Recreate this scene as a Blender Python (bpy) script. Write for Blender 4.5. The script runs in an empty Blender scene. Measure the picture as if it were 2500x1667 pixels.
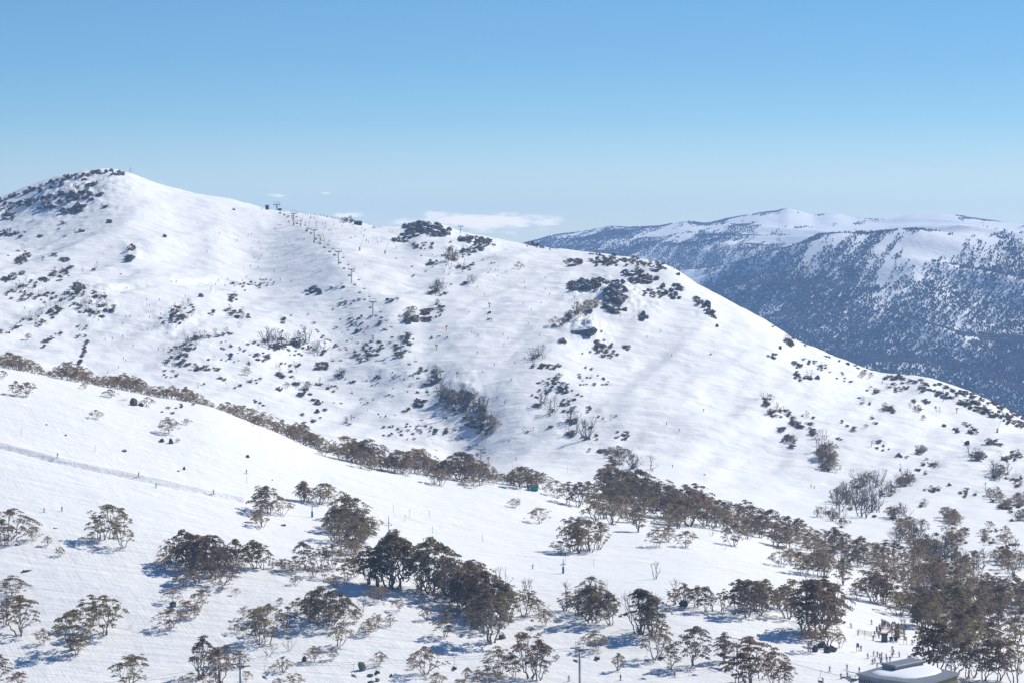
import bpy, bmesh, math, random
import numpy as np
from mathutils import Vector, Matrix

# ------------------------------------------------------------------ camera, sky, sun, exposure
S = bpy.context.scene
C = bpy.data.collections.new("scene_objects"); S.collection.children.link(C)
F = 7090.0          # focal length in photo pixels (photo 2500 x 1667)
HY = 600.0          # photo row of the eye-level line
def world(px, py, Y): return Vector(((px-1250)/F*Y, Y, (HY-py)/F*Y))

cd = bpy.data.cameras.new("camera"); cam = bpy.data.objects.new("camera", cd); S.collection.objects.link(cam)
cam.location = (0, 0, 0); cam.rotation_euler = (math.radians(90), 0, 0)
cd.sensor_width = 36; cd.lens = F/2500*36; cd.shift_y = -(833.5-HY)/2500
cd.clip_start = 1; cd.clip_end = 60000
S.camera = cam

SUN_EL = math.radians(39); SUN_AZ = math.radians(51)     # azimuth clockwise from the viewing direction (+Y)
wd = bpy.data.worlds.new("World"); S.world = wd; wd.use_nodes = True
nt = wd.node_tree; nt.nodes.clear()
def wn(t, **k):
    n = nt.nodes.new(t)
    for a, b in k.items(): setattr(n, a, b)
    return n
out = wn('ShaderNodeOutputWorld'); bg = wn('ShaderNodeBackground'); bg.inputs[1].default_value = 0.11
sky = wn('ShaderNodeTexSky', sky_type='NISHITA'); sky.sun_disc = False
sky.sun_elevation = SUN_EL; sky.sun_rotation = SUN_AZ
sky.altitude = 1900; sky.air_density = 1.0; sky.dust_density = 0.25; sky.ozone_density = 2.0
tc = wn('ShaderNodeTexCoord'); sep = wn('ShaderNodeSeparateXYZ'); nt.links.new(tc.outputs['Generated'], sep.inputs[0])
# clear mountain air: the blue deepens quickly above the horizon
ramp = wn('ShaderNodeValToRGB'); ramp.color_ramp.interpolation = 'LINEAR'
mr = wn('ShaderNodeMapRange'); mr.inputs[1].default_value = 0.0; mr.inputs[2].default_value = 0.10
nt.links.new(sep.outputs[2], mr.inputs[0]); nt.links.new(mr.outputs[0], ramp.inputs[0])
ramp.color_ramp.elements[0].color = (.70, .76, .84, 1); ramp.color_ramp.elements[1].color = (.305, .515, .70, 1)
for p_, c_ in ((.226, (.60, .69, .826)), (.43, (.405, .595, .787)), (.64, (.33, .534, .744))):
    e_ = ramp.color_ramp.elements.new(p_); e_.color = (*c_, 1)
mul = wn('ShaderNodeMix', data_type='RGBA', blend_type='MULTIPLY'); mul.inputs[0].default_value = 1
nt.links.new(sky.outputs[0], mul.inputs[6]); nt.links.new(ramp.outputs[0], mul.inputs[7])
def wm(op, a, b=None, c=None):
    n = nt.nodes.new('ShaderNodeMath'); n.operation = op
    for i, v in enumerate((a, b, c)):
        if v is None: continue
        if isinstance(v, (int, float)): n.inputs[i].default_value = v
        else: nt.links.new(v, n.inputs[i])
    return n.outputs[0]
ax_ = wm('DIVIDE', sep.outputs[0], sep.outputs[1]); bx_ = wm('DIVIDE', sep.outputs[2], sep.outputs[1])   # slopes of the line of sight
cv = wn('ShaderNodeCombineXYZ'); nt.links.new(wm('MULTIPLY', ax_, 110), cv.inputs[0]); nt.links.new(wm('MULTIPLY', bx_, 420), cv.inputs[1])
cn = wn('ShaderNodeTexNoise'); cn.inputs['Scale'].default_value = 1; cn.inputs['Detail'].default_value = 7; cn.inputs['Roughness'].default_value = .55; nt.links.new(cv.outputs[0], cn.inputs[0])
tot = None
for a0, b0, wa, wb, st in ((-.010, .0085, .030, .0032, 1.1), (-.026, .0105, .008, .0018, .9), (.012, .0085, .012, .0016, .7), (-.056, .0105, .007, .0014, .75), (-.082, .0172, .007, .0012, .6), (-.064, .0180, .0025, .0006, .6), (-.008, .0050, .03, .0022, .6)):
    ea = wm('POWER', wm('DIVIDE', wm('SUBTRACT', ax_, a0), wa), 2.0); eb = wm('POWER', wm('ABSOLUTE', wm('DIVIDE', wm('SUBTRACT', bx_, b0), wb)), 2.0)
    g_ = wm('MULTIPLY', wm('EXPONENT', wm('MULTIPLY', wm('ADD', ea, eb), -1.0)), st); tot = g_ if tot is None else wm('MAXIMUM', tot, g_)
cm = wn('ShaderNodeMapRange'); cm.interpolation_type = 'SMOOTHSTEP'; nt.links.new(wm('ADD', wm('MULTIPLY', tot, .55), cn.outputs[0]), cm.inputs[0]); cm.inputs[1].default_value = .70; cm.inputs[2].default_value = 1.02
cs = wm('MULTIPLY', wm('MULTIPLY', cm.outputs[0], .9), wm('GREATER_THAN', sep.outputs[1], 0.0))
cmx = wn('ShaderNodeMix', data_type='RGBA'); nt.links.new(cs, cmx.inputs[0]); nt.links.new(mul.outputs[2], cmx.inputs[6]); cmx.inputs[7].default_value = (10.5, 9.6, 8.9, 1)
nt.links.new(cmx.outputs[2], bg.inputs[0]); nt.links.new(bg.outputs[0], out.inputs[0])

sd = bpy.data.lights.new("sun", 'SUN'); sun = bpy.data.objects.new("sun", sd); S.collection.objects.link(sun)
sd.energy = 4.0; sd.angle = math.radians(0.53); sd.color = (1.0, 0.955, 0.865)
sv = Vector((math.sin(SUN_AZ)*math.cos(SUN_EL), math.cos(SUN_AZ)*math.cos(SUN_EL), math.sin(SUN_EL)))
sun.rotation_euler = sv.to_track_quat('Z', 'Y').to_euler()
sun.location = (0, 0, 300)
S.view_settings.view_transform = 'Standard'; S.view_settings.look = 'None'
S.view_settings.exposure = 0.30; S.view_settings.gamma = 1.0; S.view_settings.use_curve_mapping = False
S.render.resolution_x = 1024; S.render.resolution_y = 682
S.render.engine = 'CYCLES'
S.cycles.max_bounces = 6; S.cycles.volume_bounces = 1

R = random.Random(7); NR = np.random.RandomState(7)

# ------------------------------------------------------------------ helpers
def tag(o, label=None, cat=None, group=None, kind=None):
    if label: o['label'] = label
    if cat: o['category'] = cat
    if group: o['group'] = group
    if kind: o['kind'] = kind
    return o
def link(o, parent=None):
    C.objects.link(o)
    if parent is not None: o.parent = parent
    return o
def mesh_np(name, V, Fc, mats, smooth=False, midx=None):
    """V (n,3) float, Fc (m,k) int faces of equal size"""
    me = bpy.data.meshes.new(name); V = np.asarray(V, dtype=np.float32); Fc = np.asarray(Fc, dtype=np.int32)
    m, k = Fc.shape
    me.vertices.add(len(V)); me.vertices.foreach_set('co', V.ravel())
    me.loops.add(m*k); me.loops.foreach_set('vertex_index', Fc.ravel())
    me.polygons.add(m); me.polygons.foreach_set('loop_start', np.arange(0, m*k, k, dtype=np.int32))
    try: me.polygons.foreach_set('loop_total', np.full(m, k, dtype=np.int32))
    except Exception: pass
    if midx is not None: me.polygons.foreach_set('material_index', np.asarray(midx, dtype=np.int32))
    me.polygons.foreach_set('use_smooth', np.full(m, bool(smooth)))
    for x in mats: me.materials.append(x)
    me.update(calc_edges=True); me.validate()
    return me
class MB:
    """collects shapes, builds one mesh"""
    def __init__(s): s.v = []; s.f = []; s.m = []
    def add(s, vs, fs, m=0):
        b = len(s.v); s.v += [tuple(x) for x in vs]; s.f += [tuple(b+i for i in f) for f in fs]; s.m += [m]*len(fs)
    def box(s, c, d, m=0, rz=0.0, taper=1.0):
        vs = []
        for z in (-.5, .5):
            t = 1 if z < 0 else taper
            for x, y in ((-.5, -.5), (.5, -.5), (.5, .5), (-.5, .5)):
                X, Y = x*d[0]*t, y*d[1]*t
                vs.append((c[0]+X*math.cos(rz)-Y*math.sin(rz), c[1]+X*math.sin(rz)+Y*math.cos(rz), c[2]+z*d[2]))
        s.add(vs, [(3, 2, 1, 0), (4, 5, 6, 7), (0, 1, 5, 4), (1, 2, 6, 5), (2, 3, 7, 6), (3, 0, 4, 7)], m)
    def tube(s, pts, rad, n=6, m=0, caps=True):
        pts = [Vector(p) for p in pts]
        if not isinstance(rad, (list, tuple)): rad = [rad]*len(pts)
        b = len(s.v); prev = None
        for i, p in enumerate(pts):
            d = (pts[min(i+1, len(pts)-1)]-pts[max(i-1, 0)])
            d = d.normalized() if d.length > 1e-9 else Vector((0, 0, 1))
            u = d.cross(Vector((0, 0, 1)) if abs(d.z) < .9 else Vector((1, 0, 0))).normalized()
            if prev is not None:
                q = prev-d*prev.dot(d)
                if q.length > 1e-6: u = q.normalized()
            prev = u; w = d.cross(u)
            for k in range(n):
                a = 2*math.pi*k/n
                s.v.append(tuple(p+(u*math.cos(a)+w*math.sin(a))*rad[i]))
        for i in range(len(pts)-1):
            for k in range(n):
                a0 = b+i*n+k; a1 = b+i*n+(k+1) % n
                s.f.append((a0, a1, a1+n, a0+n)); s.m.append(m)
        if caps:
            s.f.append(tuple(b+n-1-k for k in range(n))); s.m.append(m)
            s.f.append(tuple(b+(len(pts)-1)*n+k for k in range(n))); s.m.append(m)
    def mesh(s, name, mats, smooth=False):
        me = bpy.data.meshes.new(name); me.from_pydata(s.v, [], s.f)
        for x in mats: me.materials.append(x)
        me.polygons.foreach_set('material_index', s.m)
        me.polygons.foreach_set('use_smooth', [bool(smooth)]*len(s.f)); me.update(); return me
    def build(s, name, mats, parent=None, smooth=False):
        if not isinstance(mats, (list, tuple)): mats = [mats]
        return link(bpy.data.objects.new(name, s.mesh(name, mats, smooth)), parent)
def empty(name, loc, rz=0.0):
    o = bpy.data.objects.new(name, None); o.location = loc; o.rotation_euler = (0, 0, rz); o.empty_display_size = 1
    return link(o)

# ------------------------------------------------------------------ numpy noise
def _h(ix, iy, seed):
    n = (ix.astype(np.int64)*374761393+iy.astype(np.int64)*668265263+seed*974634777) & 0xffffffff
    n = ((n ^ (n >> 13))*1274126177) & 0xffffffff
    return ((n ^ (n >> 16)) & 0xffff)/65535.0*2*math.pi
def perlin(x, y, seed=0):
    x = np.asarray(x, float); y = np.asarray(y, float)
    x0 = np.floor(x); y0 = np.floor(y); fx = x-x0; fy = y-y0
    u = fx*fx*fx*(fx*(fx*6-15)+10); v = fy*fy*fy*(fy*(fy*6-15)+10)
    def g(dx, dy):
        a = _h(x0+dx, y0+dy, seed); return np.cos(a)*(fx-dx)+np.sin(a)*(fy-dy)
    a = g(0, 0)*(1-u)+g(1, 0)*u; b = g(0, 1)*(1-u)+g(1, 1)*u
    return (a*(1-v)+b*v)*1.5
def fbm(x, y, o=4, seed=0):
    r = 0; a = 1; t = 0
    for i in range(o):
        r = r+a*perlin(x*2**i, y*2**i, seed+i*17); t += a; a *= .5
    return r/t
def pchip(xk, yk, x):
    """xk,yk (K,) ; x (n,) monotone-preserving cubic"""
    h = np.diff(xk); d = np.diff(yk)/h; m = np.zeros(len(xk))
    for i in range(1, len(xk)-1):
        if d[i-1]*d[i] > 0:
            w1 = 2*h[i]+h[i-1]; w2 = h[i]+2*h[i-1]; m[i] = (w1+w2)/(w1/d[i-1]+w2/d[i])
    m[0] = d[0]; m[-1] = d[-1]
    j = np.clip(np.searchsorted(xk, x)-1, 0, len(h)-1); t = (x-xk[j])/h[j]
    t2 = t*t; t3 = t2*t
    return (2*t3-3*t2+1)*yk[j]+(t3-2*t2+t)*h[j]*m[j]+(-2*t3+3*t2)*yk[j+1]+(t3-t2)*h[j]*m[j+1]
def smooth_curve(pts, x):
    pts = sorted(pts); xs = np.array([p[0] for p in pts], float)
    return [pchip(xs, np.array([p[k] for p in pts], float), np.clip(x, xs[0], xs[-1])) for k in range(1, len(pts[0]))]

# ------------------------------------------------------------------ materials
def mat(name, col, rough=0.7, spec=0.3, metal=0.0, vary=0.0, scale=3.0, bump=0.0, bscale=20.0, emis=None):
    m = bpy.data.materials.new(name); m.use_nodes = True; t = m.node_tree; b = t.nodes['Principled BSDF']
    b.inputs['Base Color'].default_value = (*col, 1); b.inputs['Roughness'].default_value = rough
    b.inputs['Metallic'].default_value = metal
    if 'Specular IOR Level' in b.inputs: b.inputs['Specular IOR Level'].default_value = spec
    co = t.nodes.new('ShaderNodeTexCoord')
    if vary > 0:
        n = t.nodes.new('ShaderNodeTexNoise'); n.inputs['Scale'].default_value = scale; n.inputs['Detail'].default_value = 5
        t.links.new(co.outputs['Object'], n.inputs[0])
        r = t.nodes.new('ShaderNodeValToRGB'); t.links.new(n.outputs[0], r.inputs[0])
        r.color_ramp.elements[0].position = .3; r.color_ramp.elements[1].position = .7
        r.color_ramp.elements[0].color = (*[max(0, c*(1-vary)) for c in col], 1)
        r.color_ramp.elements[1].color = (*[min(1, c*(1+vary)) for c in col], 1)
        t.links.new(r.outputs[0], b.inputs['Base Color'])
    if bump > 0:
        n2 = t.nodes.new('ShaderNodeTexNoise'); n2.inputs['Scale'].default_value = bscale
        t.links.new(co.outputs['Object'], n2.inputs[0])
        bp = t.nodes.new('ShaderNodeBump'); bp.inputs['Strength'].default_value = bump; bp.inputs['Distance'].default_value = .1
        t.links.new(n2.outputs[0], bp.inputs['Height']); t.links.new(bp.outputs[0], b.inputs['Normal'])
    return m

def snow_material(name, col=(0.90, 0.90, 0.89), fine=1.0, far=False):
    m = bpy.data.materials.new(name); m.use_nodes = True; t = m.node_tree; b = t.nodes['Principled BSDF']
    b.inputs['Base Color'].default_value = (*col, 1); b.inputs['Roughness'].default_value = .65
    b.inputs['Specular IOR Level'].default_value = .2
    geo = t.nodes.new('ShaderNodeNewGeometry')
    def noise(size3, rot, detail, rough=.55):
        mp = t.nodes.new('ShaderNodeMapping'); mp.vector_type = 'TEXTURE'
        mp.inputs['Scale'].default_value = size3; mp.inputs['Rotation'].default_value = (0, 0, math.radians(rot))
        t.links.new(geo.outputs['Position'], mp.inputs[0])
        n = t.nodes.new('ShaderNodeTexNoise'); n.inputs['Scale'].default_value = 1; n.inputs['Detail'].default_value = detail
        n.inputs['Roughness'].default_value = rough
        t.links.new(mp.outputs[0], n.inputs[0]); return n.outputs[0]
    def math_(op, a, bb):
        n = t.nodes.new('ShaderNodeMath'); n.operation = op
        for i, v in enumerate((a, bb)):
            if isinstance(v, (int, float)): n.inputs[i].default_value = v
            else: t.links.new(v, n.inputs[i])
        return n.outputs[0]
    if not far:
        # sastrugi / drift ripples across the slope, and ski tracks running down it
        drift = noise((22, 5, 9), -12, 6, .6)
        lumps = noise((9, 16, 9), 19, 5, .6)
        track = noise((.8, 30, 9), 19, 5, .65)
        track2 = noise((.7, 22, 9), -24, 4, .65)
        grit = noise((1.1, 2.2, 1.1), 10, 5, .7)
        h = math_('ADD', math_('MULTIPLY', drift, 1.3), math_('MULTIPLY', lumps, 1.1))
        patch = t.nodes.new('ShaderNodeMapRange'); t.links.new(noise((45, 90, 40), 12, 3, .5), patch.inputs[0]); patch.inputs[1].default_value = .42; patch.inputs[2].default_value = .62; patch.inputs[3].default_value = .15; patch.inputs[4].default_value = 1.0
        patch2 = t.nodes.new('ShaderNodeMapRange'); t.links.new(noise((30, 70, 40), -20, 3, .5), patch2.inputs[0]); patch2.inputs[1].default_value = .45; patch2.inputs[2].default_value = .65; patch2.inputs[3].default_value = 0.05; patch2.inputs[4].default_value = 1.0
        fine_ = math_('ADD', math_('MULTIPLY', track, .33), math_('MULTIPLY', grit, .2))
        h = math_('ADD', h, math_('MULTIPLY', fine_, patch.outputs[0])); h = math_('ADD', h, math_('MULTIPLY', math_('MULTIPLY', track2, .3), patch2.outputs[0]))
    else:
        h = math_('ADD', math_('MULTIPLY', noise((60, 110, 50), 17, 6, .6), 9.0), math_('MULTIPLY', noise((8, 16, 10), 17, 4), 1.5))
    bp = t.nodes.new('ShaderNodeBump'); bp.inputs['Strength'].default_value = .62*fine; bp.inputs['Distance'].default_value = 1.0
    t.links.new(h, bp.inputs['Height']); t.links.new(bp.outputs[0], b.inputs['Normal'])
    return m
M_SNOW = snow_material("snow"); M_SNOWFAR = snow_material("mountain snow", far=True)
M_SNOWOBJ = mat("snow cap", (.86, .88, .92), .65, .2, bump=.3, bscale=3)

def rock_material():
    m = bpy.data.materials.new("granite"); m.use_nodes = True; t = m.node_tree; b = t.nodes['Principled BSDF']
    b.inputs['Roughness'].default_value = .9; b.inputs['Specular IOR Level'].default_value = .2
    co = t.nodes.new('ShaderNodeTexCoord'); n = t.nodes.new('ShaderNodeTexNoise'); n.inputs['Scale'].default_value = 4; n.inputs['Detail'].default_value = 8
    n.inputs['Roughness'].default_value = .7; t.links.new(co.outputs['Object'], n.inputs[0])
    r = t.nodes.new('ShaderNodeValToRGB'); t.links.new(n.outputs[0], r.inputs[0])
    r.color_ramp.elements[0].position = .35; r.color_ramp.elements[0].color = (.06, .055, .05, 1)
    r.color_ramp.elements[1].position = .7; r.color_ramp.elements[1].color = (.24, .215, .19, 1)
    geo = t.nodes.new('ShaderNodeNewGeometry'); sp = t.nodes.new('ShaderNodeSeparateXYZ'); t.links.new(geo.outputs['Normal'], sp.inputs[0])
    ad = t.nodes.new('ShaderNodeMath'); ad.operation = 'MULTIPLY_ADD'; t.links.new(n.outputs[0], ad.inputs[0]); ad.inputs[1].default_value = .5
    t.links.new(sp.outputs[2], ad.inputs[2])
    hf = t.nodes.new('ShaderNodeMath'); hf.operation = 'MULTIPLY'; hf.inputs[1].default_value = .8; t.links.new(ad.outputs[0], hf.inputs[0]); r2 = t.nodes.new('ShaderNodeValToRGB'); t.links.new(hf.outputs[0], r2.inputs[0])
    r2.color_ramp.elements[0].position = .86; r2.color_ramp.elements[1].position = .91
    mx = t.nodes.new('ShaderNodeMix'); mx.data_type = 'RGBA'; t.links.new(r2.outputs[0], mx.inputs[0])
    t.links.new(r.outputs[0], mx.inputs[6]); mx.inputs[7].default_value = (.86, .88, .92, 1)
    t.links.new(mx.outputs[2], b.inputs['Base Color'])
    bp = t.nodes.new('ShaderNodeBump'); bp.inputs['Strength'].default_value = .6; bp.inputs['Distance'].default_value = .1
    t.links.new(n.outputs[0], bp.inputs['Height']); t.links.new(bp.outputs[0], b.inputs['Normal'])
    return m
M_ROCK = rock_material()
M_BAREROCK = mat("bare granite", (.2, .19, .165), .9, .2, vary=.45, scale=4, bump=.6, bscale=8)

def leaf_material(name, c1, c2, c3):
    c1, c2, c3 = [tuple(v*k for v, k in zip(c, (1.2, 1.2, 1.1))) for c in (c1, c2, c3)]
    m = bpy.data.materials.new(name); m.use_nodes = True; t = m.node_tree; b = t.nodes['Principled BSDF']
    b.inputs['Roughness'].default_value = .6; b.inputs['Specular IOR Level'].default_value = .25
    co = t.nodes.new('ShaderNodeTexCoord'); n = t.nodes.new('ShaderNodeTexNoise'); n.inputs['Scale'].default_value = 5; n.inputs['Detail'].default_value = 3
    t.links.new(co.outputs['Object'], n.inputs[0])
    oi = t.nodes.new('ShaderNodeObjectInfo'); ad = t.nodes.new('ShaderNodeMath'); ad.operation = 'MULTIPLY_ADD'
    t.links.new(oi.outputs['Random'], ad.inputs[0]); ad.inputs[1].default_value = .36; t.links.new(n.outputs[0], ad.inputs[2])
    sb = t.nodes.new('ShaderNodeMath'); sb.operation = 'SUBTRACT'; t.links.new(ad.outputs[0], sb.inputs[0]); sb.inputs[1].default_value = .18
    r = t.nodes.new('ShaderNodeValToRGB'); t.links.new(sb.outputs[0], r.inputs[0])
    r.color_ramp.elements[0].position = .3; r.color_ramp.elements[0].color = (*c1, 1)
    r.color_ramp.elements[1].position = .75; r.color_ramp.elements[1].color = (*c3, 1)
    e = r.color_ramp.elements.new(.5); e.color = (*c2, 1)
    t.links.new(r.outputs[0], b.inputs['Base Color'])
    tr = t.nodes.new('ShaderNodeBsdfTranslucent'); t.links.new(r.outputs[0], tr.inputs[0])
    mx = t.nodes.new('ShaderNodeMixShader'); mx.inputs[0].default_value = .45
    t.links.new(b.outputs[0], mx.inputs[1]); t.links.new(tr.outputs[0], mx.inputs[2])
    t.links.new(mx.outputs[0], t.nodes['Material Output'].inputs[0])
    return m
LEAF = {'brown': leaf_material("leaves brown", (.17, .132, .095), (.245, .185, .125), (.32, .23, .145)),
        'olive': leaf_material("leaves olive", (.155, .13, .075), (.23, .19, .10), (.30, .24, .12)),
        'rusty': leaf_material("leaves rusty", (.18, .13, .10), (.25, .17, .12), (.33, .20, .135)),
        'dark': leaf_material("leaves dark", (.135, .11, .085), (.19, .15, .11), (.25, .195, .14))}
M_BARK = mat("snow gum bark", (.21, .185, .17), .85, .2, vary=.35, scale=6)
M_DEAD = mat("burnt grey wood", (.145, .13, .125), .85, .2, vary=.3, scale=6)
M_FARWOOD = mat("distant wood", (.115, .105, .115), .9, .1, vary=.4, scale=.02)
M_STEEL = mat("galvanised steel", (.30, .33, .36), .45, .5, .4, vary=.15, scale=2)
M_DARKSTEEL = mat("dark steel", (.07, .08, .09), .5, .4, .2, vary=.2, scale=2)
M_RUBBER = mat("black rubber", (.025, .025, .028), .7, .3, vary=.2)
M_BLUEPAD = mat("blue padding", (.01, .20, .50), .6, .3, vary=.15)
M_ORANGE = mat("orange plastic", (.66, .32, .06), .55, .3, vary=.15)
M_REDPAD = mat("maroon padding", (.22, .05, .05), .6, .3, vary=.15)
M_GREEN = mat("green canvas", (.01, .28, .20), .7, .3, vary=.2, scale=1)
M_GREYWOOD = mat("weathered boards", (.10, .09, .085), .85, .2, vary=.3, scale=2)

# ------------------------------------------------------------------ terrain: near slope and main hill
K0 = [(-400, 300, -150), (2900, 300, -150)]
# (px, Y, py)
K1 = [(-400, 780, 1640), (0, 780, 1667), (1300, 780, 1667), (2000, 780, 1650), (2900, 780, 1655)]
K2 = [(-400, 880, 1350), (0, 880, 1400), (800, 895, 1410), (1300, 900, 1450), (1650, 900, 1450), (2000, 880, 1510), (2200, 880, 1545), (2500, 880, 1580), (2900, 880, 1600)]
K2b = [(-400, 1010, 1080), (0, 1010, 1130), (400, 1015, 1190), (800, 1020, 1265), (1300, 1050, 1310), (1650, 1020, 1350), (2000, 990, 1420), (2200, 960, 1475), (2500, 950, 1530), (2900, 950, 1570)]
K3 = [(-400, 1250, 830), (0, 1230, 898), (265, 1220, 950), (350, 1220, 966), (500, 1220, 990), (650, 1210, 1048), (800, 1200, 1108), (960, 1190, 1150), (1150, 1190, 1178), (1300, 1200, 1195), (1450, 1180, 1240), (1600, 1170, 1265), (1750, 1150, 1290), (1900, 1130, 1335), (2050, 1100, 1375), (2200, 1060, 1420), (2350, 1040, 1450), (2500, 1020, 1480), (2900, 1000, 1540)]
def zpy(z, Y): return HY-z*F/Y
K4 = [(-400, 1420, zpy(-75, 1420)), (0, 1420, zpy(-85, 1420)), (500, 1400, zpy(-100, 1400)), (800, 1380, zpy(-109, 1380)), (1150, 1340, zpy(-109, 1340)), (1300, 1320, zpy(-107, 1320)), (1450, 1290, zpy(-109, 1290)), (1650, 1270, zpy(-112, 1270)), (1900, 1240, zpy(-119, 1240)), (2200, 1200, zpy(-122.5, 1200)), (2500, 1180, zpy(-125, 1180)), (2900, 1180, zpy(-128, 1180))]
K5 = [(-400, 1620, 830), (0, 1620, 862), (265, 1600, 925), (500, 1580, 975), (800, 1550, 1060), (1050, 1540, 1090), (1174, 1500, 1138), (1300, 1460, 1135), (1450, 1440, 1135), (1650, 1420, 1150), (1900, 1420, 1190), (2200, 1380, 1230), (2500, 1350, 1260), (2900, 1330, 1300)]
K6 = [(-400, 1820, 690), (0, 1820, 705), (265, 1790, 745), (500, 1760, 790), (620, 1760, 815), (800, 1770, 850), (979, 1734, 865), (1050, 1700, 905), (1300, 1680, 900), (1500, 1680, 920), (1650, 1680, 930), (1900, 1680, 980), (2200, 1620, 1060), (2500, 1560, 1120), (2900, 1500, 1170)]
K7 = [(-400, 2080, 590), (0, 2080, 598), (200, 2040, 590), (330, 2020, 602), (500, 2010, 650), (620, 2040, 655), (800, 2000, 640), (910, 1900, 708), (1050, 1920, 710), (1300, 1900, 730), (1500, 1880, 755), (1650, 1880, 760), (1800, 1850, 820), (1900, 1830, 862), (2000, 1820, 910), (2200, 1780, 980), (2500, 1700, 1060), (2900, 1650, 1110)]
SKY2 = [(-400, 560), (-150, 515), (0, 482), (80, 452), (150, 432), (230, 418), (265, 414), (310, 421), (345, 435), (420, 461), (500, 479), (600, 498), (660, 513), (760, 526), (850, 541), (930, 554), (985, 556), (1030, 548), (1080, 552), (1120, 568), (1170, 578), (1240, 591), (1300, 602), (1400, 614), (1500, 626), (1600, 641), (1650, 657), (1700, 692), (1760, 726), (1830, 762), (1880, 791), (1940, 830), (2000, 856), (2060, 882), (2120, 906), (2160, 915), (2250, 922), (2330, 946), (2400, 974), (2500, 1022), (2900, 1120)]
Y8 = [(-400, 2400), (0, 2400), (265, 2350), (500, 2330), (660, 2330), (800, 2300), (1050, 2250), (1300, 2200), (1500, 2120), (1650, 2050), (1800, 2000), (1900, 1980), (2000, 1960), (2200, 1920), (2500, 1850), (2900, 1800)]

GPX = np.arange(-400, 2901, 4.0)
GY = np.concatenate([np.arange(300, 700, 16), np.arange(700, 1260, 2.0), np.arange(1260, 2620, 4.0), np.arange(2620, 3420, 20.0)])
def build_profile():
    A = []
    def yz(K):
        y, p = smooth_curve(K, GPX); return y, (HY-p)/F*y
    y0, z0 = smooth_curve(K0, GPX); A.append((y0, z0))
    for K in (K1, K2, K2b, K3, K4, K5, K6, K7): A.append(yz(K))
    y8 = smooth_curve(Y8, GPX)[0]; p8 = smooth_curve(SKY2, GPX)[0]; z8 = (HY-p8)/F*y8
    A.append((y8, z8)); A.append((y8+160, z8-16)); A.append((np.full_like(y8, 3450), np.minimum(z8-120, -240)))
    YK = np.array([a[0] for a in A]); ZK = np.array([a[1] for a in A])
    Z = np.zeros((len(GY), len(GPX)))
    for j in range(len(GPX)): Z[:, j] = pchip(YK[:, j], ZK[:, j], GY)
    # light smoothing across columns
    for _ in range(3):
        Z[:, 1:-1] = .25*Z[:, :-2]+.5*Z[:, 1:-1]+.25*Z[:, 2:]
    return Z, y8
GZ, GY8 = build_profile()
XX = (GPX[None, :]-1250)/F*GY[:, None]; YY = np.repeat(GY[:, None], len(GPX), 1)
def interp_grid(Z, px, Y):
    j = np.clip((px-GPX[0])/4.0, 0, len(GPX)-1.001); i = np.clip(np.interp(Y, GY, np.arange(len(GY))), 0, len(GY)-1.001)
    i0 = int(i); j0 = int(j); a = i-i0; b = j-j0
    return (Z[i0, j0]*(1-a)*(1-b)+Z[i0+1, j0]*a*(1-b)+Z[i0, j0+1]*(1-a)*b+Z[i0+1, j0+1]*a*b)
def column(Z, px):
    j = min(max((px-GPX[0])/4.0, 0), len(GPX)-1.001); j0 = int(j); b = j-j0; return Z[:, j0]*(1-b)+Z[:, j0+1]*b
def hit(px, py, Z=None):
    """first ground point seen along the line of sight"""
    Z = GZ if Z is None else Z
    col = column(Z, px); ray = (HY-py)/F*GY; d = col-ray
    k = np.where(d >= 0)[0]
    if len(k) == 0:                          # at or above the skyline: highest visible point
        a = np.argmax(col/GY); return Vector(((px-1250)/F*GY[a], GY[a], col[a]))
    i = k[0]
    if i == 0: Y = GY[0]
    else:
        t = -d[i-1]/(d[i]-d[i-1]); Y = GY[i-1]+t*(GY[i]-GY[i-1])
    return Vector(((px-1250)/F*Y, Y, (HY-py)/F*Y if i else col[0]))
def ground(px, Y): return Vector(((px-1250)/F*Y, Y, interp_grid(GZ, px, Y)))
def ground_x(X, Y): return Vector((X, Y, interp_grid(GZ, 1250+X*F/Y, Y)))

# relief: broad swells, wind drifts, knolls on the rocky knobs
fade = np.clip((YY-650)/200, 0, 1)
farw = np.clip((YY-1300)/200, 0, 1)
calm = 1-.8*np.exp(-((XX+165)/80)**2-((YY-2130)/230)**2)            # groomed bowl under the summit
edge = 1-.75*np.exp(-((YY-GY8[None, :])/110)**2)                       # keep the skyline where it is
GZ += fade*(fbm(XX/90, YY/110, 3, 3)*(1.2+2.2*farw*edge))
GZ += farw*edge*calm*(fbm((XX-.25*YY)/48, YY/210, 3, 77)*4.6)          # gullies running down the hill
GZ += fade*(fbm((XX*.97+YY*.25)/26, (YY*.97-XX*.25)/11, 4, 11)*(.2+.95*farw)*(1-.75*np.exp(-((XX+165)/75)**2-((YY-2130)/230)**2)))
rid = 1-np.abs(fbm((XX+YY*.35)/55, (YY-XX*.2)/20, 3, 41))*2.2
GZ += farw*np.clip(rid-.55, 0, 1)*1.8
PXX = np.repeat(GPX[None, :], len(GY), 0)
PYY = HY-GZ*F/YY
def knob(cx, cy, rx, ry, h, seed, sc=9):
    c = hit(cx, cy); 
    w = np.exp(-(((PXX-cx)/rx)**2+((YY-c.y)/ry)**2))
    return w*h*(.4+np.abs(fbm(XX/sc, YY/(sc*1.3), 4, seed))*1.8)
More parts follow.
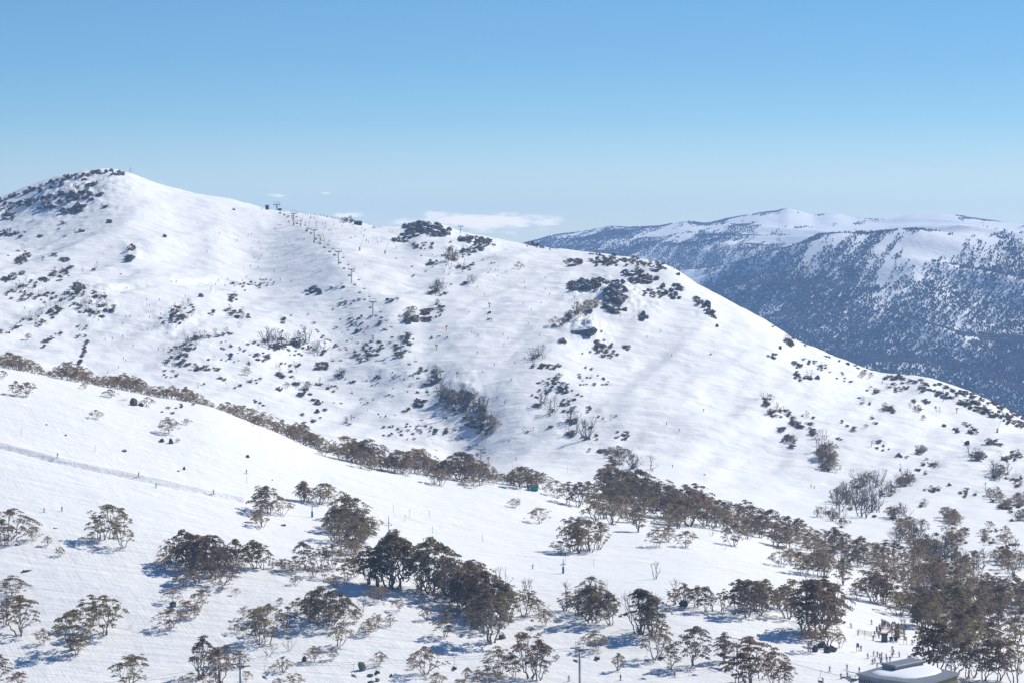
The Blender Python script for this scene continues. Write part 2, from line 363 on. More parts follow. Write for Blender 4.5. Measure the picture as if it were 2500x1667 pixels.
for a in ((1035, 566, 60, 40, 2.2, 5), (1160, 590, 60, 50, 3, 6), (1500, 710, 90, 60, 5, 7), (1430, 800, 45, 28, 6, 8), (1720, 750, 30, 40, 3, 9),
          (180, 470, 110, 90, 4, 10), (225, 740, 60, 60, 2, 12), (430, 780, 60, 60, 2, 13), (1140, 980, 60, 50, 2, 14), (320, 620, 22, 30, 3, 15), (330, 985, 30, 12, 2, 16)):
    GZ += knob(*a)
def bank(pts, depth, width, rough, side=1):
    P = [hit(*p) for p in pts]
    best = np.full(GZ.shape, 1e9); sg = np.zeros(GZ.shape)
    for a, b in zip(P[:-1], P[1:]):
        dx, dy = b.x-a.x, b.y-a.y; L2 = dx*dx+dy*dy
        t = np.clip(((XX-a.x)*dx+(YY-a.y)*dy)/L2, 0, 1)
        ex = XX-(a.x+t*dx); ey = YY-(a.y+t*dy); d = np.hypot(ex, ey)
        s = np.sign(ey); m = d < best; best[m] = d[m]; sg[m] = s[m]
    s = best*sg
    prof = -depth*np.exp(-((s+width*.2)/width)**2*2)+depth*.5*np.exp(-((s-width*1.1)/width)**2*2)
    return prof+rough*np.exp(-(s/width)**2*1.5)*perlin(XX/2.6, YY/2.2, 5)
GZ += bank([(-60, 1074), (0, 1088), (60, 1103), (130, 1122), (240, 1146), (340, 1167), (450, 1192), (600, 1222), (640, 1226)], 1.25, 3.6, .3)
GZ += bank([(280, 706), (330, 697), (400, 691), (520, 686), (560, 690)], 1.6, 8, .5)
GZ += bank([(960, 1262), (1030, 1280), (1100, 1285)], .25, 9, .2)

def grid_mesh(name, X, Y, Z, mats):
    r, c = Z.shape; V = np.stack([X, Y, Z], -1).reshape(-1, 3)
    i = np.arange(r-1)[:, None]*c+np.arange(c-1)[None, :]
    Fc = np.stack([i, i+1, i+c+1, i+c], -1).reshape(-1, 4)
    return mesh_np(name, V, Fc, mats, True)
o = link(bpy.data.objects.new("snow_slope", grid_mesh("snow_slope", XX, YY, GZ, [M_SNOW]))); tag(o, kind='structure')

# ------------------------------------------------------------------ far ranges
MPX = np.arange(-3000, 6001, 8.0); MY = np.concatenate([np.arange(3200, 7800, 14.0), np.arange(7800, 8300, 80.0)])
m1 = [(-3000, 3850, 1000), (6000, 3850, 1005)]
m2 = [(-3000, 4550, 870), (1300, 4550, 850), (1700, 4550, 835), (2000, 4550, 800), (2300, 4550, 790), (2500, 4550, 780), (2800, 4500, 770), (6000, 4550, 850)]
m3 = [(-3000, 5300, 800), (1300, 5300, 830), (1500, 5300, 770), (1660, 5300, 716), (1720, 5300, 698), (1800, 5300, 662), (1900, 5300, 624), (2000, 5300, 594), (2100, 5300, 574), (2250, 5250, 556), (2350, 5250, 560), (2430, 5200, 580), (2500, 5200, 588), (2800, 5200, 600), (6000, 5200, 680)]
m4 = [(-3000, 5900, 780), (1300, 5900, 735), (1500, 5900, 700), (1720, 5900, 672), (1900, 5900, 640), (2100, 5900, 606), (2250, 5900, 596), (2500, 5900, 610), (6000, 5900, 700)]
m5 = [(-3000, 6600, 740), (1300, 6600, 645), (1400, 6600, 620), (1550, 6600, 603), (1700, 6600, 592), (1850, 6600, 578), (2000, 6600, 572), (2200, 6600, 562), (2400, 6600, 566), (2500, 6600, 574), (6000, 6600, 690)]
SKY3 = [(-3000, 700), (900, 650), (1200, 610), (1300, 590), (1360, 575), (1430, 565), (1500, 554), (1530, 557), (1600, 554), (1680, 542), (1720, 547), (1780, 535), (1830, 526), (1860, 520), (1895, 518), (1922, 511), (1950, 516), (1990, 527), (2035, 522), (2090, 533), (2160, 536), (2230, 526), (2290, 524), (2340, 528), (2400, 539), (2500, 549), (2800, 560), (6000, 650)]
def build_m():
    A = [(np.full_like(MPX, 3200), np.full_like(MPX, -262.0))]
    for K in (m1, m2, m3, m4, m5):
        y, p = smooth_curve(K, MPX); A.append((y, (HY-p)/F*y))
    y = np.full_like(MPX, 7400.0); z = (HY-smooth_curve(SKY3, MPX)[0])/F*y; A.append((y, z)); A.append((y+300, z-25)); A.append((y*0+11500, z*0-300))
    YK = np.array([a[0] for a in A]); ZK = np.array([a[1] for a in A]); Z = np.zeros((len(MY), len(MPX)))
    for j in range(len(MPX)): Z[:, j] = pchip(YK[:, j], ZK[:, j], MY)
    return Z
MZ = build_m(); MX = (MPX[None, :]-1250)/F*MY[:, None]; MYY = np.repeat(MY[:, None], len(MPX), 1)
mf = np.clip((MYY-3300)/500, 0, 1)*np.clip((7400-MYY)/1200, .05, 1)
MZ += mf*(fbm(MX/420, MYY/500, 3, 21)*9+fbm(MX/110, MYY/150, 4, 22)*4.5)
spur = 1-np.abs(fbm((MX+MYY*.5)/330, (MYY-MX*.3)/900, 2, 25))*2.5
MZ += mf*np.clip(spur, 0, 1)*26-mf*10
o = link(bpy.data.objects.new("mountains", grid_mesh("mountains", MX, MYY, MZ, [M_SNOWFAR]))); tag(o, kind='structure')

def far_forest():
    """the wooded far side of the valley: one mass of small leafless trees"""
    n = 780000
    px = NR.uniform(1100, 2760, n); Y = NR.uniform(3700, 7350, n)**1.0
    keep = NR.rand(n) < (Y/7350); px = px[keep]; Y = Y[keep]
    ii = np.interp(Y, MY, np.arange(len(MY))); jj = (px-MPX[0])/8.0
    i0 = ii.astype(int); j0 = jj.astype(int); a = ii-i0; b = jj-j0
    z = MZ[i0, j0]*(1-a)*(1-b)+MZ[i0+1, j0]*a*(1-b)+MZ[i0, j0+1]*(1-a)*b+MZ[i0+1, j0+1]*a*b
    X = (px-1250)/F*Y; py = HY-z*F/Y
    n1 = fbm((X-.3*Y)/120, Y/420, 4, 31); n2 = fbm((X-.3*Y)/26, Y/170, 4, 32); n3 = fbm(X/900, Y/900, 2, 33)
    # front range: dense below, opening out near its crest
    isC = Y > 5350
    cover = .55-np.clip(730-py, 0, 200)*.0036+np.clip((2150-px)/500, 0, .18)+np.clip((py-800)/300, 0, .25)
    cover = np.where(isC, np.clip((py-530)/150, .2, .42)-np.clip((px-1750)/500, 0, .45), cover)
    d = cover+n1*.75+n2*.65+np.where(isC, .25*n1, 0)
    k = (d > NR.uniform(.05, 1.0, len(d))); X, Y, z, py = X[k], Y[k], z[k], py[k]
    m = len(X); h = NR.uniform(1.8, 4.3, m)*np.where(Y > 5350, .8, 1); w = h*NR.uniform(.35, .6, m)
    ang = NR.uniform(0, 6.28, m)
    V = np.zeros((m, 9, 3))
    V[:, 0] = np.stack([X, Y, z-.5], -1)
    for k2 in range(4):
        aa = ang+k2*math.pi/2; j = NR.uniform(.6, 1.2, m)
        V[:, 1+k2] = np.stack([X+np.cos(aa)*w*j, Y+np.sin(aa)*w*j, z+h*NR.uniform(.45, .7, m)], -1)
        V[:, 5+k2] = np.stack([X+np.cos(aa+.7)*w*.6*j, Y+np.sin(aa+.7)*w*.6*j, z+h*NR.uniform(.85, 1.05, m)], -1)
    tri = []
    for q in range(4):
        r = (q+1) % 4; tri += [(0, 1+r, 1+q), (1+q, 1+r, 5+q), (5+q, 1+r, 5+r)]
    tri += [(5, 6, 7), (5, 7, 8)]
    T = (np.array(tri)[None]+(np.arange(m)*9)[:, None, None]).reshape(-1, 3)
    o = link(bpy.data.objects.new("wooded_slopes", mesh_np("wooded_slopes", V.reshape(-1, 3), T, [M_FARWOOD], False)))
    tag(o, "blue-grey leafless woods covering the far mountain slopes", "forest", kind='stuff')
    print("far trees", m)
far_forest()
def crag_mesh(seed):
    rng = np.random.RandomState(seed); mb = MB()
    bm = bmesh.new(); bmesh.ops.create_icosphere(bm, subdivisions=4, radius=.5); off = rng.uniform(0, 50, 3)
    for v in bm.verts:
        q = v.co*4+Vector(off); v.co = Vector((v.co.x, v.co.y, v.co.z*.9))*(1+.35*float(perlin(q.x+q.z, q.y-q.z, seed))+.2*float(perlin(q.x*2.3, q.y*2.3+q.z*2, seed+1)))
    me = bpy.data.meshes.new("mountain_crag"); bm.to_mesh(me); bm.free(); me.materials.append(M_ROCK); return me
for i, (px, py, w, h, lb) in enumerate(((1922, 517, 34, 11, "highest summit of the far range"), (1868, 526, 40, 12, "second summit of the far range"), (1715, 549, 22, 8, "rounded top left of the far summits"), (1534, 557, 18, 6, "low left hump of the far range"), (2036, 527, 28, 6, "broad hump right of the far summit"), (2236, 529, 24, 5, "skyline above the nearer wooded ridge"), (1672, 545, 26, 6, "long shoulder left of the far summits"))):
    p = world(px, py, 7370.0); k = 7370/F; o = link(bpy.data.objects.new("mountain_crag", crag_mesh(40+i))); o.location = p; o.scale = (w*k, w*k*1.2, h*k*1.3)
    tag(o, "grey rock crag on the "+lb, "crag", "crags on the far range")

# ------------------------------------------------------------------ tree prototypes (unit height, unit width)
def kmeans(P, k, rng):
    c = P[rng.choice(len(P), k, replace=False)]
    for _ in range(6):
        lab = np.argmin(((P[:, None]-c[None])**2).sum(-1), 1)
        for i in range(k):
            if (lab == i).any(): c[i] = P[lab == i].mean(0)
    return lab
def gum_meshes(seed, aspect, bare=False, lean=0.0, tips=None, capr=.12, leafn=29, lowfill=.25):
    """aspect = width/height; built at real proportions with height 1, later scaled uniformly-ish"""
    rng = np.random.RandomState(seed); W = aspect*.5
    nt_ = int((tips or int(26+16*aspect))*(1.5 if not bare else 1.0))
    T = []
    while len(T) < nt_:
        if rng.rand() < 1-lowfill:      # outer dome
            a = rng.uniform(0, 2*math.pi); e = rng.uniform(.0, 1)**.9*math.pi/2
            rr = rng.uniform(.82, 1.0); lob = 1+.16*math.sin(a*3+seed)+.1*math.sin(a*5+seed*2)
            T.append((math.cos(a)*math.cos(e)*W*rr*lob, math.sin(a)*math.cos(e)*W*rr*lob, .30+.64*math.sin(e)*rr*(1+.08*math.sin(a*2+seed))))
        else:
            a = rng.uniform(0, 2*math.pi); q = math.sqrt(rng.rand())*.75
            T.append((math.cos(a)*W*q, math.sin(a)*W*q, rng.uniform(.22, .72)))
    T = np.array(T); T[:, 0] += lean*T[:, 2]
    mb = MB(); tw = Vector((0, 0, 0))
    def wob(p, q, r0, r1, n=3, amp=.05):
        p = Vector(p); q = Vector(q); L = (q-p).length; pts = [p]; rad = [r0]
        for i in range(1, n+1):
            t = i/n; c = p.lerp(q, t)
            if i < n: c += Vector(rng.uniform(-1, 1, 3))*L*amp*1.6; c.z += L*.05*math.sin(t*math.pi)*(1 if rng.rand() < .7 else -1)
            pts.append(c); rad.append(r0+(r1-r0)*t)
        mb.tube(pts, rad, 5, 0, False)
    R0 = .0195 if not bare else .0205
    ns = min(len(T)-1, rng.randint(3, 7) if not bare else rng.randint(2, 5))
    lab = kmeans(T, ns, rng)
    for s in range(ns):
        G = T[lab == s]
        if len(G) == 0: continue
        cen = G.mean(0); base = Vector((cen[0]*.12+rng.uniform(-.02, .02), cen[1]*.12+rng.uniform(-.02, .02), -.06))
        n1 = Vector((cen[0]*.55, cen[1]*.55, .06+.38*cen[2]*rng.uniform(.5, 1)))
        wob(base, n1, R0*rng.uniform(.8, 1.2), R0*.62, 4, .07)
        k2 = min(len(G), rng.randint(2, 4)); l2 = kmeans(G, k2, rng) if k2 > 1 else np.zeros(len(G), int)
        for q in range(k2):
            H = G[l2 == q]
            if len(H) == 0: continue
            c2 = H.mean(0); n2 = n1.lerp(Vector(c2), .55); n2.z -= .04
            wob(n1, n2, R0*.55, R0*.36, 3, .08)
            k3 = min(len(H), 3 if len(H) > 3 else len(H)); l3 = kmeans(H, k3, rng) if k3 > 1 else np.zeros(len(H), int)
            for u in range(k3):
                I = H[l3 == u]
                if len(I) == 0: continue
                c3 = I.mean(0); n3 = n2.lerp(Vector(c3), .6)
                wob(n2, n3, R0*.34, R0*.22, 2, .09)
                for tpt in I:
                    tv = Vector(tpt); wob(n3, tv, R0*.22, R0*.10, 3, .1)
                    if bare:
                        for _ in range(3):
                            st = n3.lerp(tv, rng.uniform(.2, 1)); dd = (tv-n3).normalized()+Vector(rng.uniform(-.7, .7, 3)); dd.z += .35
                            wob(st, st+dd.normalized()*rng.uniform(.05, .14), R0*.13, R0*.09, 2, .1)
                    else:
                        for _ in range(3):
                            st = n3.lerp(tv, rng.uniform(.1, .9)); wob(st, tv+Vector(rng.uniform(-.06, .06, 3)), R0*.11, R0*.07, 2, .1)
    trunk = mb.mesh("trunk", [M_DEAD if bare else M_BARK], True)
    if bare: return trunk, None
    LV = []
    for i, tpt in enumerate(T):
        r = capr*rng.uniform(.6, 1.25)*(1 if tpt[2] > .4 else .8); n = int(leafn*(r/capr)**2)+8
        a = rng.uniform(0, 2*math.pi, n); q = np.sqrt(rng.rand(n)); el = np.sqrt(np.clip(1-q*q, 0, 1))
        cx = np.cos(a)*q*r; cy = np.sin(a)*q*r; cz = el*r*.55*rng.uniform(.35, 1.0, n)-r*.12
        # caps tilt outwards a little, following the dome
        tilt = np.array([tpt[0], tpt[1]])/(W+1e-6)*.5
        cz = cz-(cx*tilt[0]+cy*tilt[1])
        P = np.stack([cx, cy, cz], -1)+tpt
        LV.append(P)
    P = np.concatenate(LV); n = len(P)
    ax = rng.normal(size=(n, 3)); ax[:, 2] *= .6; ax /= np.linalg.norm(ax, axis=1)[:, None]
    bx = rng.normal(size=(n, 3)); bx -= (bx*ax).sum(1)[:, None]*ax; bx /= np.linalg.norm(bx, axis=1)[:, None]
    s = rng.uniform(.013, .026, (n, 1)); 
    V = np.stack([P-ax*s-bx*s*.45, P+ax*s-bx*s*.6, P+ax*s*.8+bx*s*.5, P-ax*s*.9+bx*s*.55], 1).reshape(-1, 3)
    Fc = np.arange(n*4).reshape(-1, 4)
    return trunk, mesh_np("crown", V, Fc, [LEAF['brown']], False)
GUM = {}
for k, asp in (('tall', .72), ('dome', 1.05), ('wide', 1.55)):
    GUM[k] = [gum_meshes(100+i*7+int(asp*50), asp, lean=(-.12, 0, .1, .18, -.05)[i % 5], capr=.098 if k != 'wide' else .115,
                         tips=[30, 36, 24, 40, 32][i % 5]+(8 if k == 'wide' else 0), lowfill=(.25, .4, .15, .35, .3)[i % 5]) for i in range(5)]
ASP = {'tall': .72, 'dome': 1.05, 'wide': 1.55}
BARE = [gum_meshes(400+i, (.7, .95, 1.2, .8, .6, 1.0)[i], True, lean=(.1, -.15, .05, .2, 0, .3)[i], tips=(20, 24, 28, 18, 14, 22)[i], lowfill=.05)[0] for i in range(6)]
BASP = (.7, .95, 1.2, .8, .6, 1.0)
def shrub_mesh(seed):
    rng = np.random.RandomState(seed); P = []
    for _ in range(rng.randint(4, 8)):
        c = np.array([rng.uniform(-.33, .33), rng.uniform(-.3, .3), rng.uniform(.1, .55)]); r = rng.uniform(.15, .27); n = 80
        a = rng.uniform(0, 6.283, n); q = np.sqrt(rng.rand(n)); e = np.sqrt(1-q*q)
        P.append(np.stack([np.cos(a)*q*r, np.sin(a)*q*r, e*r*rng.uniform(.2, 1, n)*.9], -1)+c)
    P = np.concatenate(P); n = len(P); ax = rng.normal(size=(n, 3)); ax /= np.linalg.norm(ax, axis=1)[:, None]
    bx = rng.normal(size=(n, 3)); bx -= (bx*ax).sum(1)[:, None]*ax; bx /= np.linalg.norm(bx, axis=1)[:, None]; s = rng.uniform(.03, .06, (n, 1))
    V = np.stack([P-ax*s-bx*s*.5, P+ax*s-bx*s*.6, P+ax*s*.8+bx*s*.6, P-ax*s*.9+bx*s*.55], 1).reshape(-1, 3)
    cr = mesh_np("foliage", V, np.arange(n*4).reshape(-1, 4), [LEAF['dark']], False)
    mb = MB()
    for _ in range(6):
        a = rng.uniform(0, 6.28); d = rng.uniform(.1, .35)
        mb.tube([(0, 0, -.1), (math.cos(a)*d*.5, math.sin(a)*d*.5, .25), (math.cos(a)*d, math.sin(a)*d, .55)], [.035, .025, .012], 4, 0, False)
    return mb.mesh("stem", [M_BARK], True), cr
SHRUB = [shrub_mesh(700+i) for i in range(7)]
def rock_mesh(seed, m, flat=1.0, sub=3):
    rng = np.random.RandomState(seed); bm = bmesh.new(); bmesh.ops.create_icosphere(bm, subdivisions=sub, radius=.5)
    pl = [(Vector(rng.normal(size=3)).normalized(), rng.uniform(.24, .42)) for _ in range(15)]
    off = rng.uniform(0, 50, 3)
    for v in bm.verts:
        p = v.co.copy()
        for nrm, d in pl:
            t = p.dot(nrm)
            if t > d: p -= nrm*(t-d)*.97
        q = p*3+Vector(off)
        p *= 1+.09*float(perlin(q.x+q.z, q.y-q.z*.7, seed))+.07*float(perlin(q.x*3, q.y*3+q.z*3, seed+1))
        v.co = Vector((p.x, p.y, p.z*flat+.22))
    me = bpy.data.meshes.new("boulder"); bm.to_mesh(me); bm.free(); me.materials.append(m)
    me.polygons.foreach_set('use_smooth', [False]*len(me.polygons)); return me
ROCK = [rock_mesh(900+i, M_ROCK, (1, 1.2, .9, 1.3, 1, 1.1)[i]) for i in range(6)]
ROCKB = [rock_mesh(950+i, M_BAREROCK, (1.1, .9)[i]) for i in range(2)]

# ------------------------------------------------------------------ plants and rocks: registry
REG = {'gum': [], 'bare': [], 'shrub': [], 'rock': []}
def reg(kind, px, py, h, w=None, where='', Y=None, col=None, proto=None):
    if px < -60 or px > 2560: return
    p = ground(px, Y) if Y else hit(px, py)
    REG[kind].append(dict(px=px, py=py, Y=p.y, p=p, h=h, w=w or h, where=where, col=col, proto=proto))
def G(where, *items, kind='gum'):
    for it in items: reg(kind, it[0], it[1], it[2], it[3], where, col=it[4] if len(it) > 4 else None)

G("on the lower left slope", (22, 1318, 72, 100), (4, 1332, 60, 60), (82, 1318, 30, 36), (115, 1332, 22, 24), (262, 1315, 80, 105), (300, 1337, 58, 55, 'olive'),
  (223, 1320, 22, 26, 'rusty'), (245, 1316, 60, 60), (146, 1357, 21, 25, 'rusty'))
G("in the bottom left corner", (28, 1456, 46, 84), (48, 1552, 92, 88), (14, 1526, 62, 52), (175, 1587, 96, 92, 'olive'), (225, 1528, 70, 72, 'olive'), (258, 1549, 88, 84, 'olive'),
  (104, 1571, 34, 42), (188, 1597, 45, 50, 'olive'), (-8, 1662, 62, 62), (42, 1684, 42, 62, 'rusty'), (316, 1676, 74, 98, 'olive'))
G("around the small boulder at lower left", (425, 1468, 32, 50), (446, 1478, 14, 20), (412, 1533, 46, 74, 'rusty'), (460, 1506, 38, 34, 'dark'), (488, 1482, 42, 52), (476, 1508, 30, 30))
G("behind the left lift tower", (488, 1657, 96, 60), (540, 1672, 84, 62), (562, 1622, 46, 50, 'olive'), (583, 1628, 40, 36), (600, 1664, 26, 30), (470, 1668, 26, 50, 'rusty'), (510, 1672, 30, 44, 'rusty'))
G("right of the left lift tower", (573, 1546, 22, 34, 'rusty'), (650, 1572, 90, 112), (634, 1566, 62, 70, 'dark'), (700, 1530, 50, 50, 'rusty'), (690, 1640, 37, 38, 'rusty'), (766, 1614, 34, 46), (669, 1638, 13, 30),
  (722, 1672, 30, 46, 'rusty'), (680, 1674, 18, 34, 'rusty'), (683, 1478, 19, 22), (716, 1480, 13, 16), (742, 1496, 36, 24))
G("in the thicket below the centre left", (785, 1528, 90, 88), (805, 1528, 82, 96, 'dark'), (765, 1510, 60, 60), (830, 1505, 55, 60), (872, 1518, 31, 30, 'rusty'), (828, 1577, 52, 56), (815, 1609, 28, 26),
  (898, 1549, 34, 42), (915, 1536, 36, 38), (953, 1526, 27, 28), (975, 1491, 28, 34), (930, 1469, 36, 48), (925, 1623, 33, 38))
G("at the bottom centre", (1040, 1646, 66, 82, 'rusty'), (1006, 1632, 14, 24), (1064, 1674, 32, 46), (1216, 1642, 58, 80), (1190, 1684, 54, 80), (1130, 1690, 30, 52, 'rusty'), (1138, 1656, 26, 18),
  (1294, 1656, 112, 96, 'rusty'), (1314, 1660, 92, 70), (1255, 1650, 50, 50))
G("in the big central thicket", (950, 1432, 128, 74), (965, 1436, 126, 66), (900, 1426, 86, 62), (922, 1430, 90, 50), (1030, 1440, 88, 56, 'olive'), (1054, 1451, 130, 110, 'olive'), (1085, 1450, 118, 96, 'brown'), (1110, 1470, 108, 88, 'dark'),
  (1143, 1482, 104, 80), (1165, 1500, 108, 84, 'rusty'), (1100, 1482, 62, 60, 'dark'), (1196, 1505, 106, 96), (1222, 1512, 90, 70), (1201, 1569, 118, 88, 'dark'), (1245, 1522, 74, 84), (1282, 1505, 60, 64), (1330, 1526, 36, 44),
  (1316, 1500, 36, 44), (1152, 1532, 60, 60, 'dark'), (1180, 1545, 56, 60, 'dark'))
G("in front of the central thicket", (1087, 1554, 54, 58, 'dark'), (1042, 1513, 32, 30), (1090, 1497, 17, 44, 'dark'), (1029, 1485, 12, 14), (1112, 1505, 20, 30))
G("in the group left of the first blue pole", (632, 1256, 56, 50), (657, 1252, 64, 62), (627, 1276, 30, 20), (640, 1286, 44, 42), (690, 1256, 40, 52))
G("around the first blue pole", (742, 1224, 46, 34), (752, 1226, 48, 36), (780, 1230, 50, 50, 'olive'), (802, 1228, 46, 54, 'olive'), (838, 1272, 66, 60, 'olive'), (862, 1284, 68, 70), (850, 1302, 88, 84, 'dark'), (824, 1326, 48, 42, 'dark'),
  (866, 1352, 68, 70), (902, 1298, 38, 54, 'dark'), (818, 1290, 48, 48, 'dark'), (880, 1318, 50, 56), (838, 1345, 40, 44))
G("in the left middle thicket", (394, 1389, 36, 42, 'rusty'), (414, 1372, 52, 42), (424, 1391, 46, 42, 'rusty'), (448, 1376, 78, 62), (472, 1392, 88, 74), (505, 1388, 80, 70), (520, 1412, 96, 82), (540, 1426, 34, 74), (576, 1379, 60, 34), (455, 1432, 46, 56),
  (482, 1420, 60, 60), (600, 1382, 44, 34), (620, 1388, 66, 60, 'olive'), (640, 1386, 58, 54), (538, 1444, 14, 20), (578, 1451, 15, 22))
G("in the row below the left middle thicket", (665, 1386, 24, 24), (688, 1392, 28, 26), (700, 1396, 32, 40), (720, 1400, 32, 34), (745, 1390, 64, 52, 'dark'), (765, 1408, 36, 40, 'dark'), (790, 1413, 34, 40, 'dark'), (720, 1426, 22, 28, 'rusty'),
  (782, 1384, 50, 48), (812, 1388, 56, 50), (846, 1416, 52, 50, 'olive'), (820, 1432, 28, 52), (868, 1408, 48, 40), (918, 1462, 28, 46))
G("on the open slope below the green hut", (1256, 1238, 22, 31), (1321, 1277, 36, 58))
G("behind the crossarm pole", (1396, 1345, 76, 62), (1413, 1350, 80, 60), (1440, 1347, 78, 70, 'dark'), (1462, 1340, 62, 52), (1372, 1351, 30, 50))
G("right of the green hut", (1386, 1230, 50, 52), (1412, 1236, 56, 52), (1436, 1228, 50, 46), (1360, 1212, 38, 44), (1455, 1272, 62, 60), (1474, 1266, 60, 56), (1496, 1280, 62, 60), (1540, 1252, 34, 40), (1558, 1298, 60, 44), (1527, 1275, 26, 30),
  (1606, 1334, 42, 54), (1630, 1322, 36, 40), (1672, 1335, 38, 52), (1597, 1284, 15, 22), (1790, 1332, 52, 62, 'dark'), (1782, 1300, 44, 46), (1816, 1306, 24, 34), (1860, 1311, 17, 15), (1683, 1284, 84, 84), (1720, 1283, 74, 70), (1764, 1286, 42, 44), (1640, 1262, 50, 60), (1655, 1275, 40, 44))
G("in the lower centre right", (1382, 1490, 46, 46), (1440, 1520, 84, 78), (1458, 1519, 60, 56), (1490, 1526, 74, 66), (1602, 1608, 78, 78), (1562, 1548, 104, 74), (1590, 1556, 92, 66, 'dark'), (1636, 1633, 58, 46), (1690, 1624, 92, 78), (1452, 1588, 42, 68, 'olive'), (1507, 1636, 40, 28), (1360, 1611, 14, 14, 'rusty'),
  (1768, 1612, 64, 44), (1828, 1668, 106, 104, 'rusty'), (1890, 1672, 82, 92), (1912, 1680, 60, 56), (1800, 1672, 74, 70, 'rusty'))
G("in the thickets above the right lift tower", (1722, 1493, 58, 44), (1700, 1482, 48, 36), (1675, 1480, 52, 38), (1765, 1492, 50, 44), (1800, 1500, 82, 66), (1822, 1506, 84, 70, 'dark'), (1845, 1492, 64, 56), (1880, 1490, 52, 56), (1646, 1476, 36, 38))
G("in the tall clump left of the lift queue", (1925, 1510, 80, 72), (1962, 1548, 122, 92), (1990, 1556, 132, 96), (2012, 1545, 128, 88, 'dark'), (2040, 1520, 84, 66), (1940, 1490, 76, 70), (2050, 1580, 34, 26, 'olive'), (1978, 1590, 60, 54, 'rusty'), (2020, 1578, 60, 60))
G("above the lift queue", (1957, 1402, 54, 44), (1996, 1407, 58, 70), (2012, 1406, 52, 50), (2058, 1427, 62, 36), (2130, 1466, 72, 76), (2160, 1472, 84, 64), (2194, 1500, 52, 86, 'olive'), (2220, 1490, 40, 44), (1908, 1382, 48, 64), (1932, 1378, 36, 40),
  (2235, 1437, 34, 32), (2262, 1432, 40, 40), (2285, 1444, 46, 44), (2302, 1452, 42, 44), (2250, 1412, 36, 40), (2280, 1418, 36, 40), (2090, 1462, 40, 50))
G("beside the grey roofed lodge", (2262, 1642, 122, 84, 'rusty'), (2300, 1640, 124, 96, 'olive'), (2330, 1652, 112, 90, 'dark'), (2366, 1656, 96, 76), (2402, 1660, 94, 80), (2440, 1662, 96, 80), (2478, 1668, 104, 80), (2345, 1612, 80, 70, 'dark'), (2390, 1606, 80, 66), (2186, 1564, 40, 36), (2318, 1676, 34, 60, 'rusty'))
# right corner forest above the lodge
for i in range(40):
    x = R.uniform(2240, 2520); y = R.uniform(1480, 1590)
    if x < 2300 and y > 1530: y -= 50
    reg('gum', x, y, R.uniform(48, 80), R.uniform(44, 70), "in the dense right hand wood")
for i in range(28):
    x = R.uniform(2230, 2520); y = R.uniform(1440, 1600)
    if x < 2310 and y > 1530: y -= 60
    reg('bare', x, y, R.uniform(46, 84), R.uniform(44, 76), "in the dense right hand wood")
for i in range(26):
    x, y, h = R.choice([(1150, 1480, 100), (1050, 1450, 110), (1200, 1540, 100), (1990, 1540, 110), (1820, 1500, 80), (480, 1400, 80), (1440, 1510, 90), (1580, 1545, 100), (1870, 1670, 80), (2400, 1650, 90), (960, 1435, 100)])
    reg('bare', x+R.uniform(-45, 45), y+R.uniform(-20, 4), h*R.uniform(.7, 1), h*R.uniform(.6, .9), "among the big near thickets")
for cx, cy, rx, ry, n, h, wh in ((505, 1385, 75, 30, 9, 58, "in the left middle thicket"), (870, 1335, 60, 45, 9, 56, "around the first blue pole"), (1150, 1480, 100, 45, 12, 74, "in the big central thicket"), (760, 1500, 60, 30, 6, 46, "in the thicket below the centre left"),
        (1450, 1490, 50, 30, 5, 60, "in the lower centre right"), (1870, 1490, 60, 25, 6, 62, "in the thickets above the right lift tower"), (2180, 1460, 80, 35, 12, 46, "above the lift queue"), (1570, 1255, 100, 30, 12, 52, "right of the green hut"), (640, 1525, 60, 40, 4, 40, "right of the left lift tower"), (2000, 1395, 70, 25, 6, 44, "above the lift queue")):
    for i in range(n):
        a = R.uniform(0, 6.283); q = math.sqrt(R.random()); h_ = h*R.uniform(.7, 1.15)
        reg('gum', cx+math.cos(a)*q*rx, cy+math.sin(a)*q*ry+math.cos(a)*q*rx*.25, h_, h_*R.uniform(.9, 1.25), wh)
# belt of trees along the valley line
BELT = [(1395, 1232), (1500, 1222), (1600, 1246), (1700, 1262), (1800, 1290), (1900, 1318), (2000, 1340), (2100, 1372), (2200, 1400), (2300, 1425), (2400, 1452), (2520, 1490)]
def along(pl, s):
    xs = [p[0] for p in pl]; return float(np.interp(s, xs, [p[1] for p in pl]))
for row, (dy, n, h) in enumerate(((-10, 54, 60), (12, 50, 54))):
    for i in range(n):
        x = 1470+(2530-1470)*(i+R.uniform(.1, .9))/n; y = along(BELT, x)+dy+R.uniform(-7, 7)
        hh = h*R.uniform(.75, 1.15)*(1.1 if x < 1700 else .85)
        reg('gum', x, y, hh, hh*R.uniform(.85, 1.3), "in the "+("upper" if row == 0 else "lower")+" valley belt")
G("at the upper end of the valley belt", (1500, 1206, 76, 84), (1530, 1216, 64, 66), (1472, 1192, 48, 44), (1570, 1222, 72, 74), (1486, 1215, 60, 56, 'dark'))
